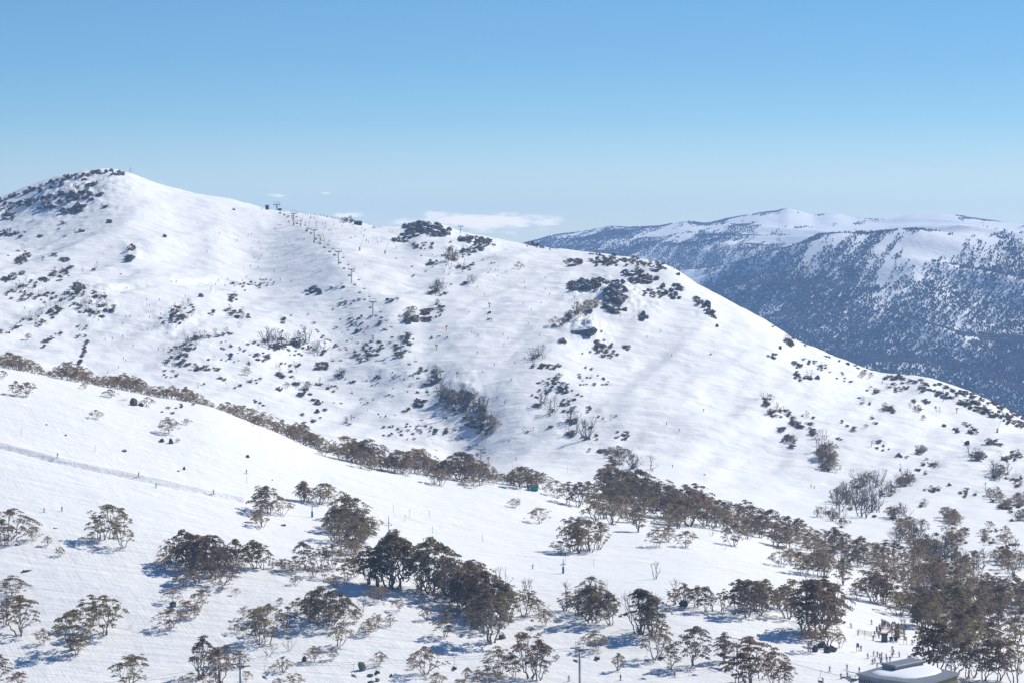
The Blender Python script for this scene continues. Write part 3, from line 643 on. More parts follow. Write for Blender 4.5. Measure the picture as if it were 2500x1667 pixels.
# rows along the near crest (bases just over or on the crest)
def crest_row(x0, x1, n, h, where, back=(3, 42)):
    for i in range(n):
        x = x0+(x1-x0)*(i+R.uniform(.1, .9))/n; y3 = float(smooth_curve(K3, np.array([x]))[0][0])
        hh = h*(.62 if x < 800 else .8)*R.uniform(.6, 1.15)*(1.1+.25*math.sin(x*.045)+.12*math.sin(x*.13)); reg('gum', x, 0, hh, hh*R.uniform(.95, 1.5), where, Y=y3+R.uniform(*back))
crest_row(-10, 108, 13, 42, "on the near crest at far left"); crest_row(112, 262, 17, 44, "on the near crest below the ski run")
crest_row(265, 455, 22, 46, "on the near crest, left middle part"); crest_row(450, 640, 20, 40, "on the near crest, middle part")
crest_row(640, 800, 20, 50, "on the near crest left of its boulder"); crest_row(830, 1160, 38, 54, "on the near crest in the centre", (-12, 40)); crest_row(1160, 1330, 17, 42, "on the near crest by the green hut", (-6, 24))
G("on the upper left slope", (38, 964, 32, 34), (62, 968, 34, 44), (232, 1022, 21, 30), (270, 970, 19, 36), (358, 990, 20, 30), (410, 1058, 36, 50), (455, 1036, 15, 22), (208, 949, 14, 22), (5, 925, 20, 26), (790, 1112, 24, 34), (434, 1080, 10, 12))
G("in front of the near crest", (880, 1142, 34, 36), (905, 1147, 30, 30), (1060, 1180, 42, 40), (1076, 1184, 36, 40), (1130, 1184, 16, 20), (1155, 1190, 22, 34), (1256, 1190, 30, 34))
# bare trees listed singly
G("by itself on the lower slope", (1600, 1413, 48, 40), (560+58, 1040, 18, 20), kind='bare')
G("below the centre", (886, 1493, 50, 42), (1228, 1440, 66, 60), (1290, 1470, 66, 66), (705, 1588, 40, 44), (655, 1600, 32, 50), (318, 1534, 11, 18), (1470, 1492, 88, 80), (1440, 1512, 110, 84), (1378, 1488, 76, 66), (1650, 1474, 66, 70), (1560, 1546, 118, 96), (1610, 1536, 90, 90), (1700, 1476, 50, 40),
  (1740, 1490, 60, 50), (1870, 1480, 76, 56), (1970, 1500, 100, 90), (2030, 1500, 94, 80), (2150, 1470, 70, 56), (2210, 1560, 60, 50), (2290, 1524, 60, 56), (2340, 1500, 56, 60), (1738, 1308, 24, 22), (690, 1220, 10, 12), (1770, 1340, 14, 14), kind='bare')

# scattered growth on the main hill:  cx, cy, rx, ry, tilt, shrubs, bare, rocks, gums, size(lo,hi), phrase
CL = [
 (20, 530, 20, 12, 0, 7, 0, 2, 0, 7, 13, "at the left edge below the summit"), (20, 570, 24, 9, 0, 8, 0, 2, 0, 7, 12, "at the left edge below the summit"),
 (97, 580, 7, 4, 0, 2, 0, 1, 0, 6, 9, "below the summit ridge"), (257, 508, 5, 3, 0, 2, 0, 0, 0, 9, 12, "below the summit ridge"), (270, 542, 7, 5, 0, 3, 0, 1, 0, 8, 13, "below the summit ridge"),
 (322, 608, 7, 6, 0, 3, 0, 2, 0, 9, 15, "on the knoll below the summit"), (317, 633, 10, 7, 0, 4, 0, 2, 0, 9, 16, "on the knoll below the summit"),
 (55, 635, 22, 12, .4, 9, 0, 2, 0, 8, 13, "on the hillside at far left"), (155, 637, 9, 5, 0, 2, 0, 3, 0, 9, 16, "on the hillside at far left"), (30, 677, 28, 7, .3, 6, 0, 2, 0, 8, 13, "on the hillside at far left"),
 (190, 705, 18, 9, 0, 6, 1, 2, 0, 9, 16, "left of the ski run"), (140, 668, 38, 8, .4, 6, 7, 1, 0, 9, 15, "on the hillside at far left"), (80, 695, 42, 10, .3, 6, 7, 0, 0, 9, 14, "on the hillside at far left"), (50, 722, 48, 14, 0, 9, 2, 1, 0, 7, 12, "on the hillside at far left"),
 (110, 775, 46, 20, .4, 8, 12, 0, 0, 10, 16, "left of the ski run"), (225, 745, 58, 30, -.2, 14, 16, 2, 0, 9, 17, "left of the ski run"), (70, 828, 3, 2, 0, 0, 0, 0, 1, 13, 14, "left of the ski run"),
 (430, 775, 50, 22, .4, 12, 14, 1, 0, 10, 17, "right of the ski run"), (578, 768, 32, 10, -.2, 5, 6, 0, 0, 9, 15, "right of the ski run"), (570, 730, 12, 10, 0, 4, 1, 0, 0, 9, 13, "right of the ski run"), (605, 700, 50, 14, 0, 6, 0, 3, 0, 5, 8, "right of the ski run"),
 (440, 868, 48, 24, .35, 9, 16, 0, 0, 10, 17, "right of the lower ski run"), (510, 828, 60, 8, .15, 4, 9, 0, 0, 12, 20, "right of the lower ski run"), (480, 903, 6, 3, 0, 2, 0, 0, 1, 12, 14, "right of the lower ski run"), (603, 917, 4, 2, 0, 0, 0, 0, 1, 19, 21, "right of the lower ski run"),
 (580, 860, 60, 36, 0, 12, 0, 2, 0, 5, 10, "right of the lower ski run"), (415, 915, 20, 14, 0, 5, 0, 0, 0, 5, 9, "right of the lower ski run"),
 (675, 838, 36, 14, -.2, 6, 10, 0, 0, 16, 30, "on the hillside at centre left"), (728, 838, 20, 8, 0, 3, 5, 0, 0, 20, 34, "on the hillside at centre left"), (780, 860, 18, 8, 0, 2, 5, 0, 0, 16, 26, "on the hillside at centre left"),
 (765, 713, 20, 10, 0, 5, 0, 4, 0, 8, 15, "left of the chairlift"), (640, 692, 30, 10, 0, 5, 0, 1, 0, 4, 7, "left of the chairlift"), (785, 895, 20, 9, 0, 6, 0, 1, 1, 9, 16, "on the hillside at centre left"), (832, 918, 12, 5, 0, 2, 4, 0, 0, 12, 20, "on the hillside at centre left"),
 (700, 915, 26, 10, 0, 5, 3, 0, 0, 10, 15, "on the hillside at centre left"), (722, 938, 14, 6, 0, 3, 2, 0, 0, 9, 14, "on the hillside at centre left"), (703, 948, 3, 2, 0, 0, 0, 0, 1, 15, 16, "on the hillside at centre left"), (748, 950, 9, 3, 0, 1, 2, 0, 1, 14, 18, "on the hillside at centre left"),
 (640, 872, 20, 12, 0, 5, 0, 0, 0, 8, 12, "on the hillside at centre left"), (820, 820, 150, 70, 0, 26, 0, 4, 0, 4, 9, "on the open hillside left of the chairlift"), (900, 960, 120, 70, 0, 12, 0, 3, 0, 4, 8, "on the open hillside above the near crest"),
 (902, 858, 30, 22, .5, 12, 4, 0, 1, 8, 15, "beside the chairlift line"), (985, 840, 22, 30, .8, 12, 1, 0, 1, 9, 16, "beside the chairlift line"), (1003, 780, 16, 12, 0, 5, 1, 2, 3, 13, 22, "right of the chairlift"), (1055, 765, 34, 20, .3, 12, 3, 2, 1, 9, 16, "right of the chairlift"),
 (1068, 712, 24, 12, 0, 4, 10, 0, 0, 16, 26, "right of the chairlift"), (1145, 692, 12, 6, 0, 2, 4, 0, 0, 12, 17, "right of the chairlift"), (1120, 660, 44, 8, .2, 3, 7, 0, 0, 9, 15, "right of the chairlift"), (870, 785, 26, 14, 0, 5, 0, 4, 0, 5, 10, "beside the chairlift line"),
 (1045, 562, 60, 14, -.15, 34, 0, 30, 0, 9, 18, "on the rocky knob right of the hut"), (1000, 575, 30, 14, .5, 12, 0, 5, 0, 8, 13, "on the rocky knob right of the hut"), (1160, 588, 40, 11, -.1, 20, 0, 8, 1, 7, 14, "on the second rocky knob"), (1155, 612, 34, 10, .3, 9, 5, 2, 1, 8, 14, "on the second rocky knob"),
 (1100, 632, 16, 8, 0, 2, 5, 0, 3, 14, 22, "below the rocky knob"), (1035, 600, 30, 10, 0, 8, 0, 2, 0, 6, 10, "below the rocky knob"), (1050, 645, 20, 8, 0, 6, 0, 1, 0, 6, 10, "below the rocky knob"), (962, 588, 7, 5, .5, 4, 0, 0, 0, 7, 10, "below the rocky knob"),
 (848, 541, 14, 4, 0, 2, 0, 0, 4, 9, 13, "by the skyline hut"), (1265, 660, 2, 2, 0, 0, 0, 0, 1, 17, 18, "alone near the hilltop"), (1300, 592, 14, 4, -.2, 3, 0, 3, 0, 7, 12, "on the skyline right of the knob"),
 (1400, 641, 28, 7, 0, 12, 0, 2, 0, 6, 11, "on the shoulder above the cliffs"), (1470, 640, 34, 10, 0, 12, 0, 6, 0, 8, 13, "on the shoulder above the cliffs"), (1545, 642, 90, 14, -.12, 30, 0, 8, 0, 6, 11, "on the shoulder above the cliffs"), (1545, 668, 30, 6, 0, 6, 0, 6, 0, 9, 16, "on the shoulder above the cliffs"),
 (1430, 697, 46, 14, .1, 24, 0, 18, 0, 9, 18, "among the cliffs of the rocky spur"), (1500, 722, 26, 36, .8, 20, 0, 22, 0, 12, 24, "among the cliffs of the rocky spur"), (1568, 685, 36, 10, 0, 10, 0, 6, 0, 9, 16, "among the cliffs of the rocky spur"), (1600, 715, 28, 14, 0, 10, 0, 2, 0, 7, 13, "among the cliffs of the rocky spur"),
 (1650, 712, 16, 22, 0, 9, 0, 3, 0, 8, 14, "on the right side of the spur"), (1722, 752, 26, 10, -.9, 12, 0, 4, 0, 8, 14, "on the right side of the spur"), (1512, 760, 20, 9, .3, 6, 1, 2, 0, 9, 14, "on the right side of the spur"), (1570, 775, 12, 7, 0, 4, 3, 1, 0, 10, 18, "on the right side of the spur"),
 (1405, 773, 60, 10, .45, 6, 0, 2, 9, 16, 28, "above the great boulder"), (1430, 812, 40, 4, 0, 3, 0, 0, 0, 7, 11, "above the great boulder"), (1375, 835, 10, 8, 0, 5, 0, 3, 0, 7, 11, "below the great boulder"), (1480, 855, 30, 24, -.3, 14, 0, 2, 1, 8, 15, "below the great boulder"),
 (1530, 850, 12, 5, -.2, 4, 1, 0, 0, 8, 12, "below the great boulder"), (1312, 872, 14, 10, .5, 1, 5, 0, 0, 16, 26, "below the great boulder"), (1320, 895, 24, 6, 0, 5, 1, 1, 0, 8, 13, "below the great boulder"), (1450, 930, 50, 14, 0, 9, 1, 0, 0, 5, 10, "below the great boulder"),
 (1372, 942, 30, 16, -.3, 8, 3, 1, 1, 9, 15, "on the mid slope right of the run"), (1315, 985, 10, 14, 0, 1, 4, 0, 0, 20, 32, "on the mid slope right of the run"), (1345, 1008, 10, 8, 0, 1, 3, 0, 0, 24, 32, "on the mid slope right of the run"), (1385, 985, 14, 10, 0, 4, 1, 0, 0, 8, 13, "on the mid slope right of the run"),
 (1400, 1030, 12, 12, 0, 2, 4, 0, 0, 20, 30, "on the mid slope right of the run"), (1425, 1070, 6, 6, 0, 1, 3, 0, 0, 32, 44, "on the mid slope right of the run"), (1390, 1062, 16, 5, 0, 2, 3, 0, 0, 16, 24, "on the mid slope right of the run"), (1445, 1045, 6, 4, 0, 1, 1, 0, 0, 16, 22, "on the mid slope right of the run"),
 (1520, 1065, 22, 14, 0, 7, 0, 0, 0, 7, 11, "above the valley belt"), (1475, 1104, 14, 5, 0, 5, 0, 0, 0, 9, 13, "above the valley belt"), (1510, 1120, 22, 12, 0, 3, 4, 0, 4, 18, 28, "above the valley belt"), (1548, 1142, 18, 8, 0, 1, 5, 0, 0, 22, 30, "above the valley belt"), (1583, 1148, 3, 2, 0, 0, 1, 0, 0, 28, 30, "above the valley belt"),
 (1062, 925, 14, 10, 0, 3, 6, 0, 0, 20, 30, "by the boulder above the burnt grove"), (1130, 990, 58, 34, -.35, 16, 34, 2, 4, 18, 34, "in the burnt grove"), (1175, 1040, 40, 22, -.2, 10, 10, 1, 4, 14, 26, "in the burnt grove"), (1030, 985, 16, 12, 0, 7, 0, 2, 1, 9, 13, "left of the burnt grove"),
 (1000, 1050, 70, 24, 0, 8, 0, 3, 0, 6, 10, "below the burnt grove"), (1100, 640, 160, 60, 0, 10, 0, 4, 0, 4, 8, "on the open upper slope"),
 (1925, 838, 12, 6, -.7, 4, 4, 1, 0, 10, 17, "near the right hand skyline"), (1888, 870, 14, 7, 0, 5, 0, 0, 0, 7, 10, "high on the right flank"), (1945, 890, 14, 6, -.4, 5, 0, 1, 0, 7, 11, "high on the right flank"), (1945, 920, 9, 10, -.8, 5, 0, 0, 0, 7, 11, "high on the right flank"),
 (2020, 905, 60, 12, -.45, 9, 0, 2, 0, 6, 10, "high on the right flank"), (1873, 980, 10, 16, 0, 5, 4, 0, 1, 10, 16, "on the right flank, left patch"), (1905, 1010, 26, 10, 0, 7, 4, 0, 1, 10, 16, "on the right flank, left patch"), (1945, 1035, 14, 12, -.5, 7, 2, 0, 1, 10, 15, "on the right flank, left patch"),
 (1982, 1050, 10, 14, -.9, 5, 1, 0, 1, 9, 14, "on the right flank, left patch"), (1905, 1050, 12, 6, 0, 4, 0, 0, 0, 10, 14, "on the right flank, left patch"), (1928, 1080, 16, 16, 0, 7, 2, 0, 1, 10, 16, "on the right flank, left patch"), (1992, 1072, 5, 3, 0, 0, 2, 0, 0, 12, 16, "on the right flank, left patch"),
 (2120, 922, 16, 5, -.2, 0, 0, 0, 3, 12, 16, "near the right hand skyline"), (2130, 958, 16, 7, 0, 3, 0, 0, 2, 9, 13, "near the right hand skyline"), (2168, 1003, 14, 9, 0, 4, 1, 0, 3, 11, 17, "on the right flank, upper patch"), (2243, 1005, 4, 3, 0, 0, 0, 0, 1, 17, 18, "on the right flank, upper patch"),
 (2253, 1026, 3, 2, 0, 0, 0, 0, 1, 12, 13, "on the right flank, upper patch"), (2262, 982, 12, 4, -.3, 4, 0, 0, 0, 9, 12, "on the right flank, upper patch"), (2230, 982, 5, 3, 0, 1, 0, 0, 1, 10, 12, "on the right flank, upper patch"), (2112, 1044, 3, 2, 0, 0, 0, 0, 1, 10, 11, "on the right flank, upper patch"),
 (2190, 945, 30, 12, 0, 6, 1, 0, 2, 8, 12, "near the right hand skyline"), (2020, 1120, 24, 46, -.9, 8, 10, 0, 12, 18, 28, "in the grove on the right flank"), (2100, 1185, 16, 8, 0, 1, 4, 0, 3, 20, 30, "right of the flank grove"), (2135, 1188, 16, 8, 0, 0, 4, 0, 0, 26, 36, "right of the flank grove"), (2165, 1205, 16, 8, 0, 2, 4, 0, 1, 20, 28, "right of the flank grove"),
 (2212, 1180, 20, 10, 0, 2, 6, 0, 4, 18, 26, "right of the flank grove"), (2245, 1105, 14, 7, 0, 2, 4, 0, 3, 12, 19, "on the right flank, upper patch"), (2253, 1135, 3, 2, 0, 1, 0, 0, 1, 9, 11, "on the right flank, upper patch"), (2272, 1197, 22, 5, 0, 4, 0, 1, 2, 9, 13, "right of the flank grove"),
 (2385, 1112, 16, 12, 0, 3, 4, 0, 4, 14, 22, "at the right edge of the flank"), (2440, 1160, 26, 12, 0, 2, 8, 0, 3, 16, 24, "at the right edge of the flank"), (2375, 1055, 14, 6, 0, 4, 0, 0, 1, 9, 12, "at the right edge of the flank"), (2425, 1085, 18, 10, 0, 5, 0, 0, 3, 9, 14, "at the right edge of the flank"),
 (2470, 1115, 22, 16, 0, 6, 0, 0, 4, 9, 14, "at the right edge of the flank"), (2488, 1180, 10, 14, 0, 3, 0, 0, 2, 10, 14, "at the right edge of the flank"), (2435, 1225, 34, 14, -.7, 4, 1, 0, 10, 15, 24, "in the small grove at the right edge"), (2485, 1225, 14, 16, 0, 2, 0, 0, 6, 14, 22, "in the small grove at the right edge"), (2500, 1265, 20, 8, 0, 1, 1, 0, 3, 18, 26, "in the small grove at the right edge"),
 (2095, 1240, 60, 26, -.15, 2, 22, 0, 2, 26, 42, "in the dead wood above the valley belt"), (2190, 1262, 22, 12, 0, 1, 5, 0, 4, 20, 30, "in the dead wood above the valley belt"), (2250, 1235, 12, 5, 0, 1, 3, 0, 0, 14, 18, "in the dead wood above the valley belt"), (2320, 1275, 20, 10, -.5, 1, 0, 0, 8, 20, 30, "in the round clump above the valley belt"),
 (2225, 1302, 30, 14, 0, 2, 8, 0, 5, 20, 32, "in the dead wood above the valley belt"), (2335, 1320, 34, 10, -.2, 2, 2, 0, 8, 18, 28, "above the valley belt at right"), (2310, 1365, 90, 24, -.3, 3, 28, 0, 14, 24, 42, "above the valley belt at right"), (2440, 1320, 50, 24, -.3, 4, 2, 0, 10, 14, 24, "above the valley belt at right"), (2460, 1385, 40, 30, 0, 2, 4, 0, 10, 24, 36, "above the valley belt at right"),
 (2030, 1270, 40, 14, -.3, 2, 7, 0, 3, 18, 28, "in the dead wood above the valley belt"), (2250, 1345, 80, 18, -.3, 2, 12, 0, 6, 20, 32, "in the dead wood above the valley belt"),
]
for (cx, cy, rx, ry, tl, ns, nb, nr, ng, lo, hi, wh) in CL:
    for kind, n in (('shrub', int(ns*2.1+.5)), ('bare', int(nb*1.15+.5)), ('rock', int(nr*1.5+.5)), ('gum', ng)):
        for i in range(n):
            a = R.uniform(0, 6.283); q = math.sqrt(R.random()); dx = math.cos(a)*q*rx; dy = math.sin(a)*q*ry
            x = cx+dx; y = cy+dy-dx*tl
            h = R.uniform(lo, hi)
            if kind == 'shrub':
                h = min(h, R.uniform(9, 17)); reg(kind, x, y, h*.72, h*R.uniform(1.0, 1.6), wh)
            elif kind == 'rock': reg(kind, x, y, h*.75, h*R.uniform(1.0, 1.6), wh)
            elif kind == 'bare': reg(kind, x+R.uniform(-6, 6), y+R.uniform(-3, 3), h*1.4, h*R.uniform(1.3, 1.9), wh)
            else: reg(kind, x, y, h*1.05, h*R.uniform(1.0, 1.4), wh)
for x0, x1, y0, y1, n, tl, wh in ((0, 235, 545, 840, 26, .35, "on the slope left of the ski run"), (430, 700, 690, 1000, 22, .2, "on the open slope below the bowl"), (700, 1110, 700, 1060, 30, .15, "on the hillside around the lift line"), (1290, 1500, 830, 1110, 18, .2, "on the slope under the great boulder"), (1880, 2180, 870, 1200, 16, -.5, "high on the right flank"), (2180, 2500, 960, 1340, 34, -.3, "low on the right flank")):
    for _ in range(n):
        cx = R.uniform(x0, x1); cy = R.uniform(y0, y1)
        if 235 < cx < 430 or (x0 == 1880 and cy > 780+(cx-1880)*1.0+200 and cx < 2000): continue
        for _ in range(R.randint(2, 7)):
            u = R.gauss(0, 11); v = R.gauss(0, 4); h = R.uniform(6, 13); k = R.choices(['shrub', 'bare', 'rock'], [6, 3, 1.3])[0]
            reg(k, cx+u, cy+v-u*tl, h*(.72 if k != 'bare' else 1.4), h*R.uniform(1, 1.6), wh)
for wh, L in (("forming the cliffs of the rocky spur", [(1500, 700, 14, 30), (1512, 742, 26, 36), (1482, 692, 13, 28), (1462, 684, 12, 22), (1576, 692, 15, 36), (1655, 672, 10, 14), (1395, 650, 10, 30), (1727, 748, 15, 22), (1738, 766, 15, 26), (1650, 722, 14, 16), (1506, 758, 12, 30), (1440, 702, 11, 22), (1600, 662, 8, 30), (1618, 700, 10, 18), (1470, 640, 9, 24), (1528, 712, 13, 20), (1495, 722, 16, 20), (1425, 692, 11, 20)]),
    ("on the skyline knobs", [(1028, 557, 15, 26), (1060, 568, 12, 22), (1008, 570, 11, 20), (1150, 584, 10, 22), (1180, 590, 9, 20), (1205, 600, 7, 16), (990, 580, 9, 18), (1045, 548, 8, 26)]),
    ("on the left summit flank", [(62, 474, 14, 22), (100, 468, 12, 18), (124, 462, 12, 18), (178, 482, 16, 32), (190, 504, 14, 28), (20, 528, 16, 28), (42, 572, 14, 26), (56, 636, 16, 36), (155, 638, 12, 18), (322, 608, 14, 16), (317, 638, 18, 24), (188, 706, 18, 36), (215, 455, 12, 20), (30, 482, 13, 24), (205, 440, 9, 22), (112, 500, 10, 18), (12, 500, 12, 22), (150, 452, 10, 20)])):
    for x, y, h, w in L: reg('rock', x, y, h, w, wh)
# bands: polyline, count, jitter, size, share of rocks
for pl, n, jit, lo, hi, fr, wh in (
    ([(-20, 494), (0, 488), (60, 466), (110, 448), (170, 431), (240, 418), (300, 421)], 90, 7, 6, 13, .4, "along the summit ridge"),
    ([(0, 505), (110, 482), (200, 455), (240, 440)], 64, 10, 7, 15, .4, "on the rocky summit slope"),
    ([(100, 500), (150, 480), (200, 470), (245, 476)], 52, 15, 7, 17, .45, "on the rocky summit slope"),
    ([(150, 512), (190, 508), (215, 500)], 22, 9, 8, 17, .4, "on the rocky summit slope"),
    ([(212, 832), (204, 860), (190, 896)], 20, 3, 8, 12, 0, "in the hedge left of the ski run"),
    ([(2150, 918), (2200, 920), (2300, 940), (2400, 972), (2520, 1026)], 80, 7, 9, 14, .12, "along the right hand skyline"),
    ([(2240, 935), (2330, 965), (2420, 1000), (2520, 1040)], 90, 14, 9, 15, .1, "on the scrubby right hand ridge"),
    ([(1880, 795), (1990, 858), (2130, 910)], 12, 3, 6, 11, .2, "along the right hand skyline"),
    ([(1440, 620), (1540, 634), (1640, 655)], 40, 5, 6, 9, .3, "along the skyline above the cliffs"),
    ([(1260, 595), (1400, 616)], 7, 3, 4, 8, .5, "on the skyline right of the knob")):
    xs = np.array([p[0] for p in pl], float); ys = np.array([p[1] for p in pl], float); L = np.concatenate([[0], np.cumsum(np.hypot(np.diff(xs), np.diff(ys)))])
    for i in range(n):
        s = R.uniform(0, L[-1]); x = np.interp(s, L, xs)+R.uniform(-jit, jit)*.6; y = np.interp(s, L, ys)+R.uniform(0, jit)*1.3
        h = R.uniform(lo, hi); k = 'rock' if R.random() < fr else 'shrub'
        reg(k, float(x), float(y), h*.75, h*R.uniform(1, 1.6), wh)
# rocks listed singly
G("great grey boulder", (1430, 816, 24, 68), kind='rock')
G("on the near slopes", (135, 1289, 4, 14), (65, 1393, 7, 36), (44, 1329, 5, 22), (692, 1283, 6, 15), (665, 1172, 4, 6), (305, 1102, 9, 17), (395, 1078, 12, 20), (418, 1082, 14, 16), (325, 988, 18, 26), (345, 990, 12, 18), (436, 1150, 6, 12), (450, 1146, 8, 10), (605, 1116, 7, 14), (160, 1063, 5, 10), (113, 1037, 4, 7), (395, 1006, 5, 9),
  (1668, 1478, 17, 26), (744, 1614, 19, 16), (2008, 1580, 26, 30), (2034, 1590, 24, 22), (1990, 1590, 20, 20), (2020, 1592, 18, 24), (1225, 1558, 24, 30), (1300, 1515, 6, 14), (955, 1650, 8, 12), (488, 1652, 10, 26), (1775, 1605, 10, 26), (1855, 1252, 12, 16), kind='rock')
G("on the main hill", (403, 579, 11, 12), (572, 513, 6, 12), (1544, 672, 12, 42), (1058, 935, 20, 26), (832, 881, 5, 14), (2360, 1086, 18, 17), (2318, 1184, 9, 14), (2470, 1272, 12, 16), (1195, 765, 8, 16), (1194, 780, 8, 16), (1750, 798, 10, 14), (1735, 866, 6, 8), (775, 987, 7, 11), (936, 1063, 5, 12), (1280, 1265, 3, 8), (1720, 1158, 3, 12), (295, 670, 4, 9), (1905, 852, 10, 12), (640, 1015, 6, 9), (1300, 590, 12, 12), kind='rock')
for it in ((422, 1480, 20, 27), (885, 1635, 32, 28), (904, 1650, 10, 26), (922, 1662, 12, 18), (905, 1668, 12, 20), (810, 1100, 24, 26), (832, 1102, 14, 14)):
    reg('rock', it[0], it[1], it[2], it[3], "standing bare on the near slopes", proto='bareR')

ORD = ["first", "second", "third", "fourth", "fifth", "sixth", "seventh", "eighth", "ninth", "tenth", "eleventh", "twelfth", "thirteenth", "fourteenth", "fifteenth", "sixteenth", "seventeenth", "eighteenth", "nineteenth", "twentieth"]
TENS = {20: "twenty", 30: "thirty", 40: "forty", 50: "fifty", 60: "sixty", 70: "seventy", 80: "eighty", 90: "ninety"}
def ordinal(i):   # 0-based
    if i < 20: return ORD[i]
    n = i+1; t = n//10*10; u = n % 10
    return (TENS[t]+"-"+ORD[u-1]) if u else TENS[t][:-1]+"ieth"
LOOKG = {'brown': "brown", 'olive': "olive", 'rusty': "rusty", 'dark': "dark"}
def shape_word(h, w):
    a = w/h; return "tall narrow" if a < .8 else ("rounded" if a < 1.15 else ("spreading" if a < 1.45 else "low wide"))
def order_labels(items, kindname):
    by = {}
    for it in items: by.setdefault(it['where'], []).append(it)
    for wh, L in by.items():
        L.sort(key=lambda q: q['px'])
        for i, it in enumerate(L):
            if len(L) == 1: it['pos'] = wh
            elif i == 0: it['pos'] = "leftmost "+wh
            elif i == len(L)-1: it['pos'] = "rightmost "+wh
            else: it['pos'] = ordinal(i)+" from left "+wh
nobj = 0
def emit(kind, cap, name, cat, group):
    global nobj
    items = sorted(REG[kind], key=lambda q: -q['h']*q['w']); top = items[:cap]; rest = items[cap:]
    order_labels(top, kind)
    for it in items:
        if kind == 'gum': it['col'] = it['col'] or R.choices(['brown', 'olive', 'rusty', 'dark'], [5, 2, 2.2, 2.2])[0]
    restparts = []
    for n_, it in enumerate(items):
        s = it['Y']/F; H = it['h']*s; W = it['w']*s; rz = R.uniform(0, 6.283)
        if kind == 'gum':
            H *= 1.06; W = max(W*1.24, H*(.72 if it['px'] < 620 else .86)); it['w'] = W/s
            a = W/H; k = 'tall' if a < .88 else ('dome' if a < 1.3 else 'wide'); pr = R.choice(GUM[k]); parts = [("trunk", pr[0], None), ("crown", pr[1], it['col'])]
            sc = (W/ASP[k], W/ASP[k], H*1.06)
            lab = f"{shape_word(it['h'], it['w'])} {LOOKG[it['col']]} snow gum, "
        elif kind == 'bare':
            j = R.randrange(6); parts = [(None, BARE[j], None)]; sc = (W/BASP[j], W/BASP[j], H); lab = "leafless grey dead tree, "
        elif kind == 'shrub':
            pr = R.choice(SHRUB); col = R.choice(['dark', 'dark', 'brown', 'olive']); parts = [("stem", pr[0], None), ("foliage", pr[1], col)]; sc = (W, W, H*1.2)
            lab = f"{'dark' if col == 'dark' else col} half-buried shrub, "
        else:
            me = R.choice(ROCKB if it['proto'] else ROCK); parts = [(None, me, None)]; sc = (W, W*.8, H*1.25)
            if W > 12: rz = .2
            lab = ("bare grey granite boulder, " if it['proto'] else "snow-capped grey boulder, ")
        loc = Vector(it['p'])-Vector((0, 0, (.02 if kind in ('gum', 'bare') else .08)*H))
        if n_ < cap:
            if parts[0][0] is None:
                o = link(bpy.data.objects.new(name, parts[0][1])); o.location = loc; o.rotation_euler = (0, 0, rz); o.scale = sc
            else:
                o = empty(name, loc, rz); o.scale = sc
                for pn, me, col in parts:
                    if pn == "stem" and it['h'] < 9: continue
                    c = link(bpy.data.objects.new(pn, me), o)
                    if col: c.material_slots[0].link = 'OBJECT'; c.material_slots[0].material = LEAF[col]
            tag(o, lab+it['pos'], cat, group); nobj += 1
        else: restparts.append((loc, rz, sc, parts))
    if restparts:
        V = []; Fq = []; MI = []; nb = 0; mats = [M_BARK, LEAF['dark'], LEAF['brown'], M_DEAD, M_ROCK]; cache = {}
        for loc, rz, sc, parts in restparts:
            Mx = Matrix.Translation(loc) @ Matrix.Rotation(rz, 4, 'Z') @ Matrix.Diagonal((*sc, 1)); A = np.array(Mx)
            for pn, me, col in parts:
                if me.name not in cache:
                    v = np.empty(len(me.vertices)*3, np.float32); me.vertices.foreach_get('co', v)
                    l = np.empty(len(me.loops), np.int32); me.loops.foreach_get('vertex_index', l); cache[me.name] = (v.reshape(-1, 3), l.reshape(len(me.polygons), -1))
                v, l = cache[me.name]; V.append(v@A[:3, :3].T+A[:3, 3]); Fq.append(l+nb); nb += len(v)
                MI.append(np.full(len(l), {'trunk': 0, 'stem': 0, 'crown': 2, 'foliage': 1, None: 3 if kind == 'bare' else 4}[pn]))
        me = mesh_np("far_"+name, np.concatenate(V), np.concatenate(Fq), mats, False, np.concatenate(MI))
        o = link(bpy.data.objects.new({'gum': "distant_snow_gums", 'bare': "distant_dead_trees", 'shrub': "hillside_scrub", 'rock': "scattered_stones"}[kind], me))
        tag(o, {'gum': "tiny distant snow gums dotted over the snowy hillside", 'bare': "tiny leafless dead trees dotted over the snowy hillside",
                'shrub': "low dark scrub poking through snow all over the hill", 'rock': "small grey stones poking out of the hillside snow"}[kind], cat, kind='stuff')
    print(kind, len(items), "->", len(top), "+", len(rest))
emit('gum', 300, "snow_gum", "tree", "snow gums on the ski slopes")
emit('bare', 290, "dead_tree", "dead tree", "leafless dead trees on the hillside")
emit('shrub', 300, "shrub", "shrub", "shrubs poking out of the snow")
emit('rock', 250, "boulder", "boulder", "boulders on the snowy hills")

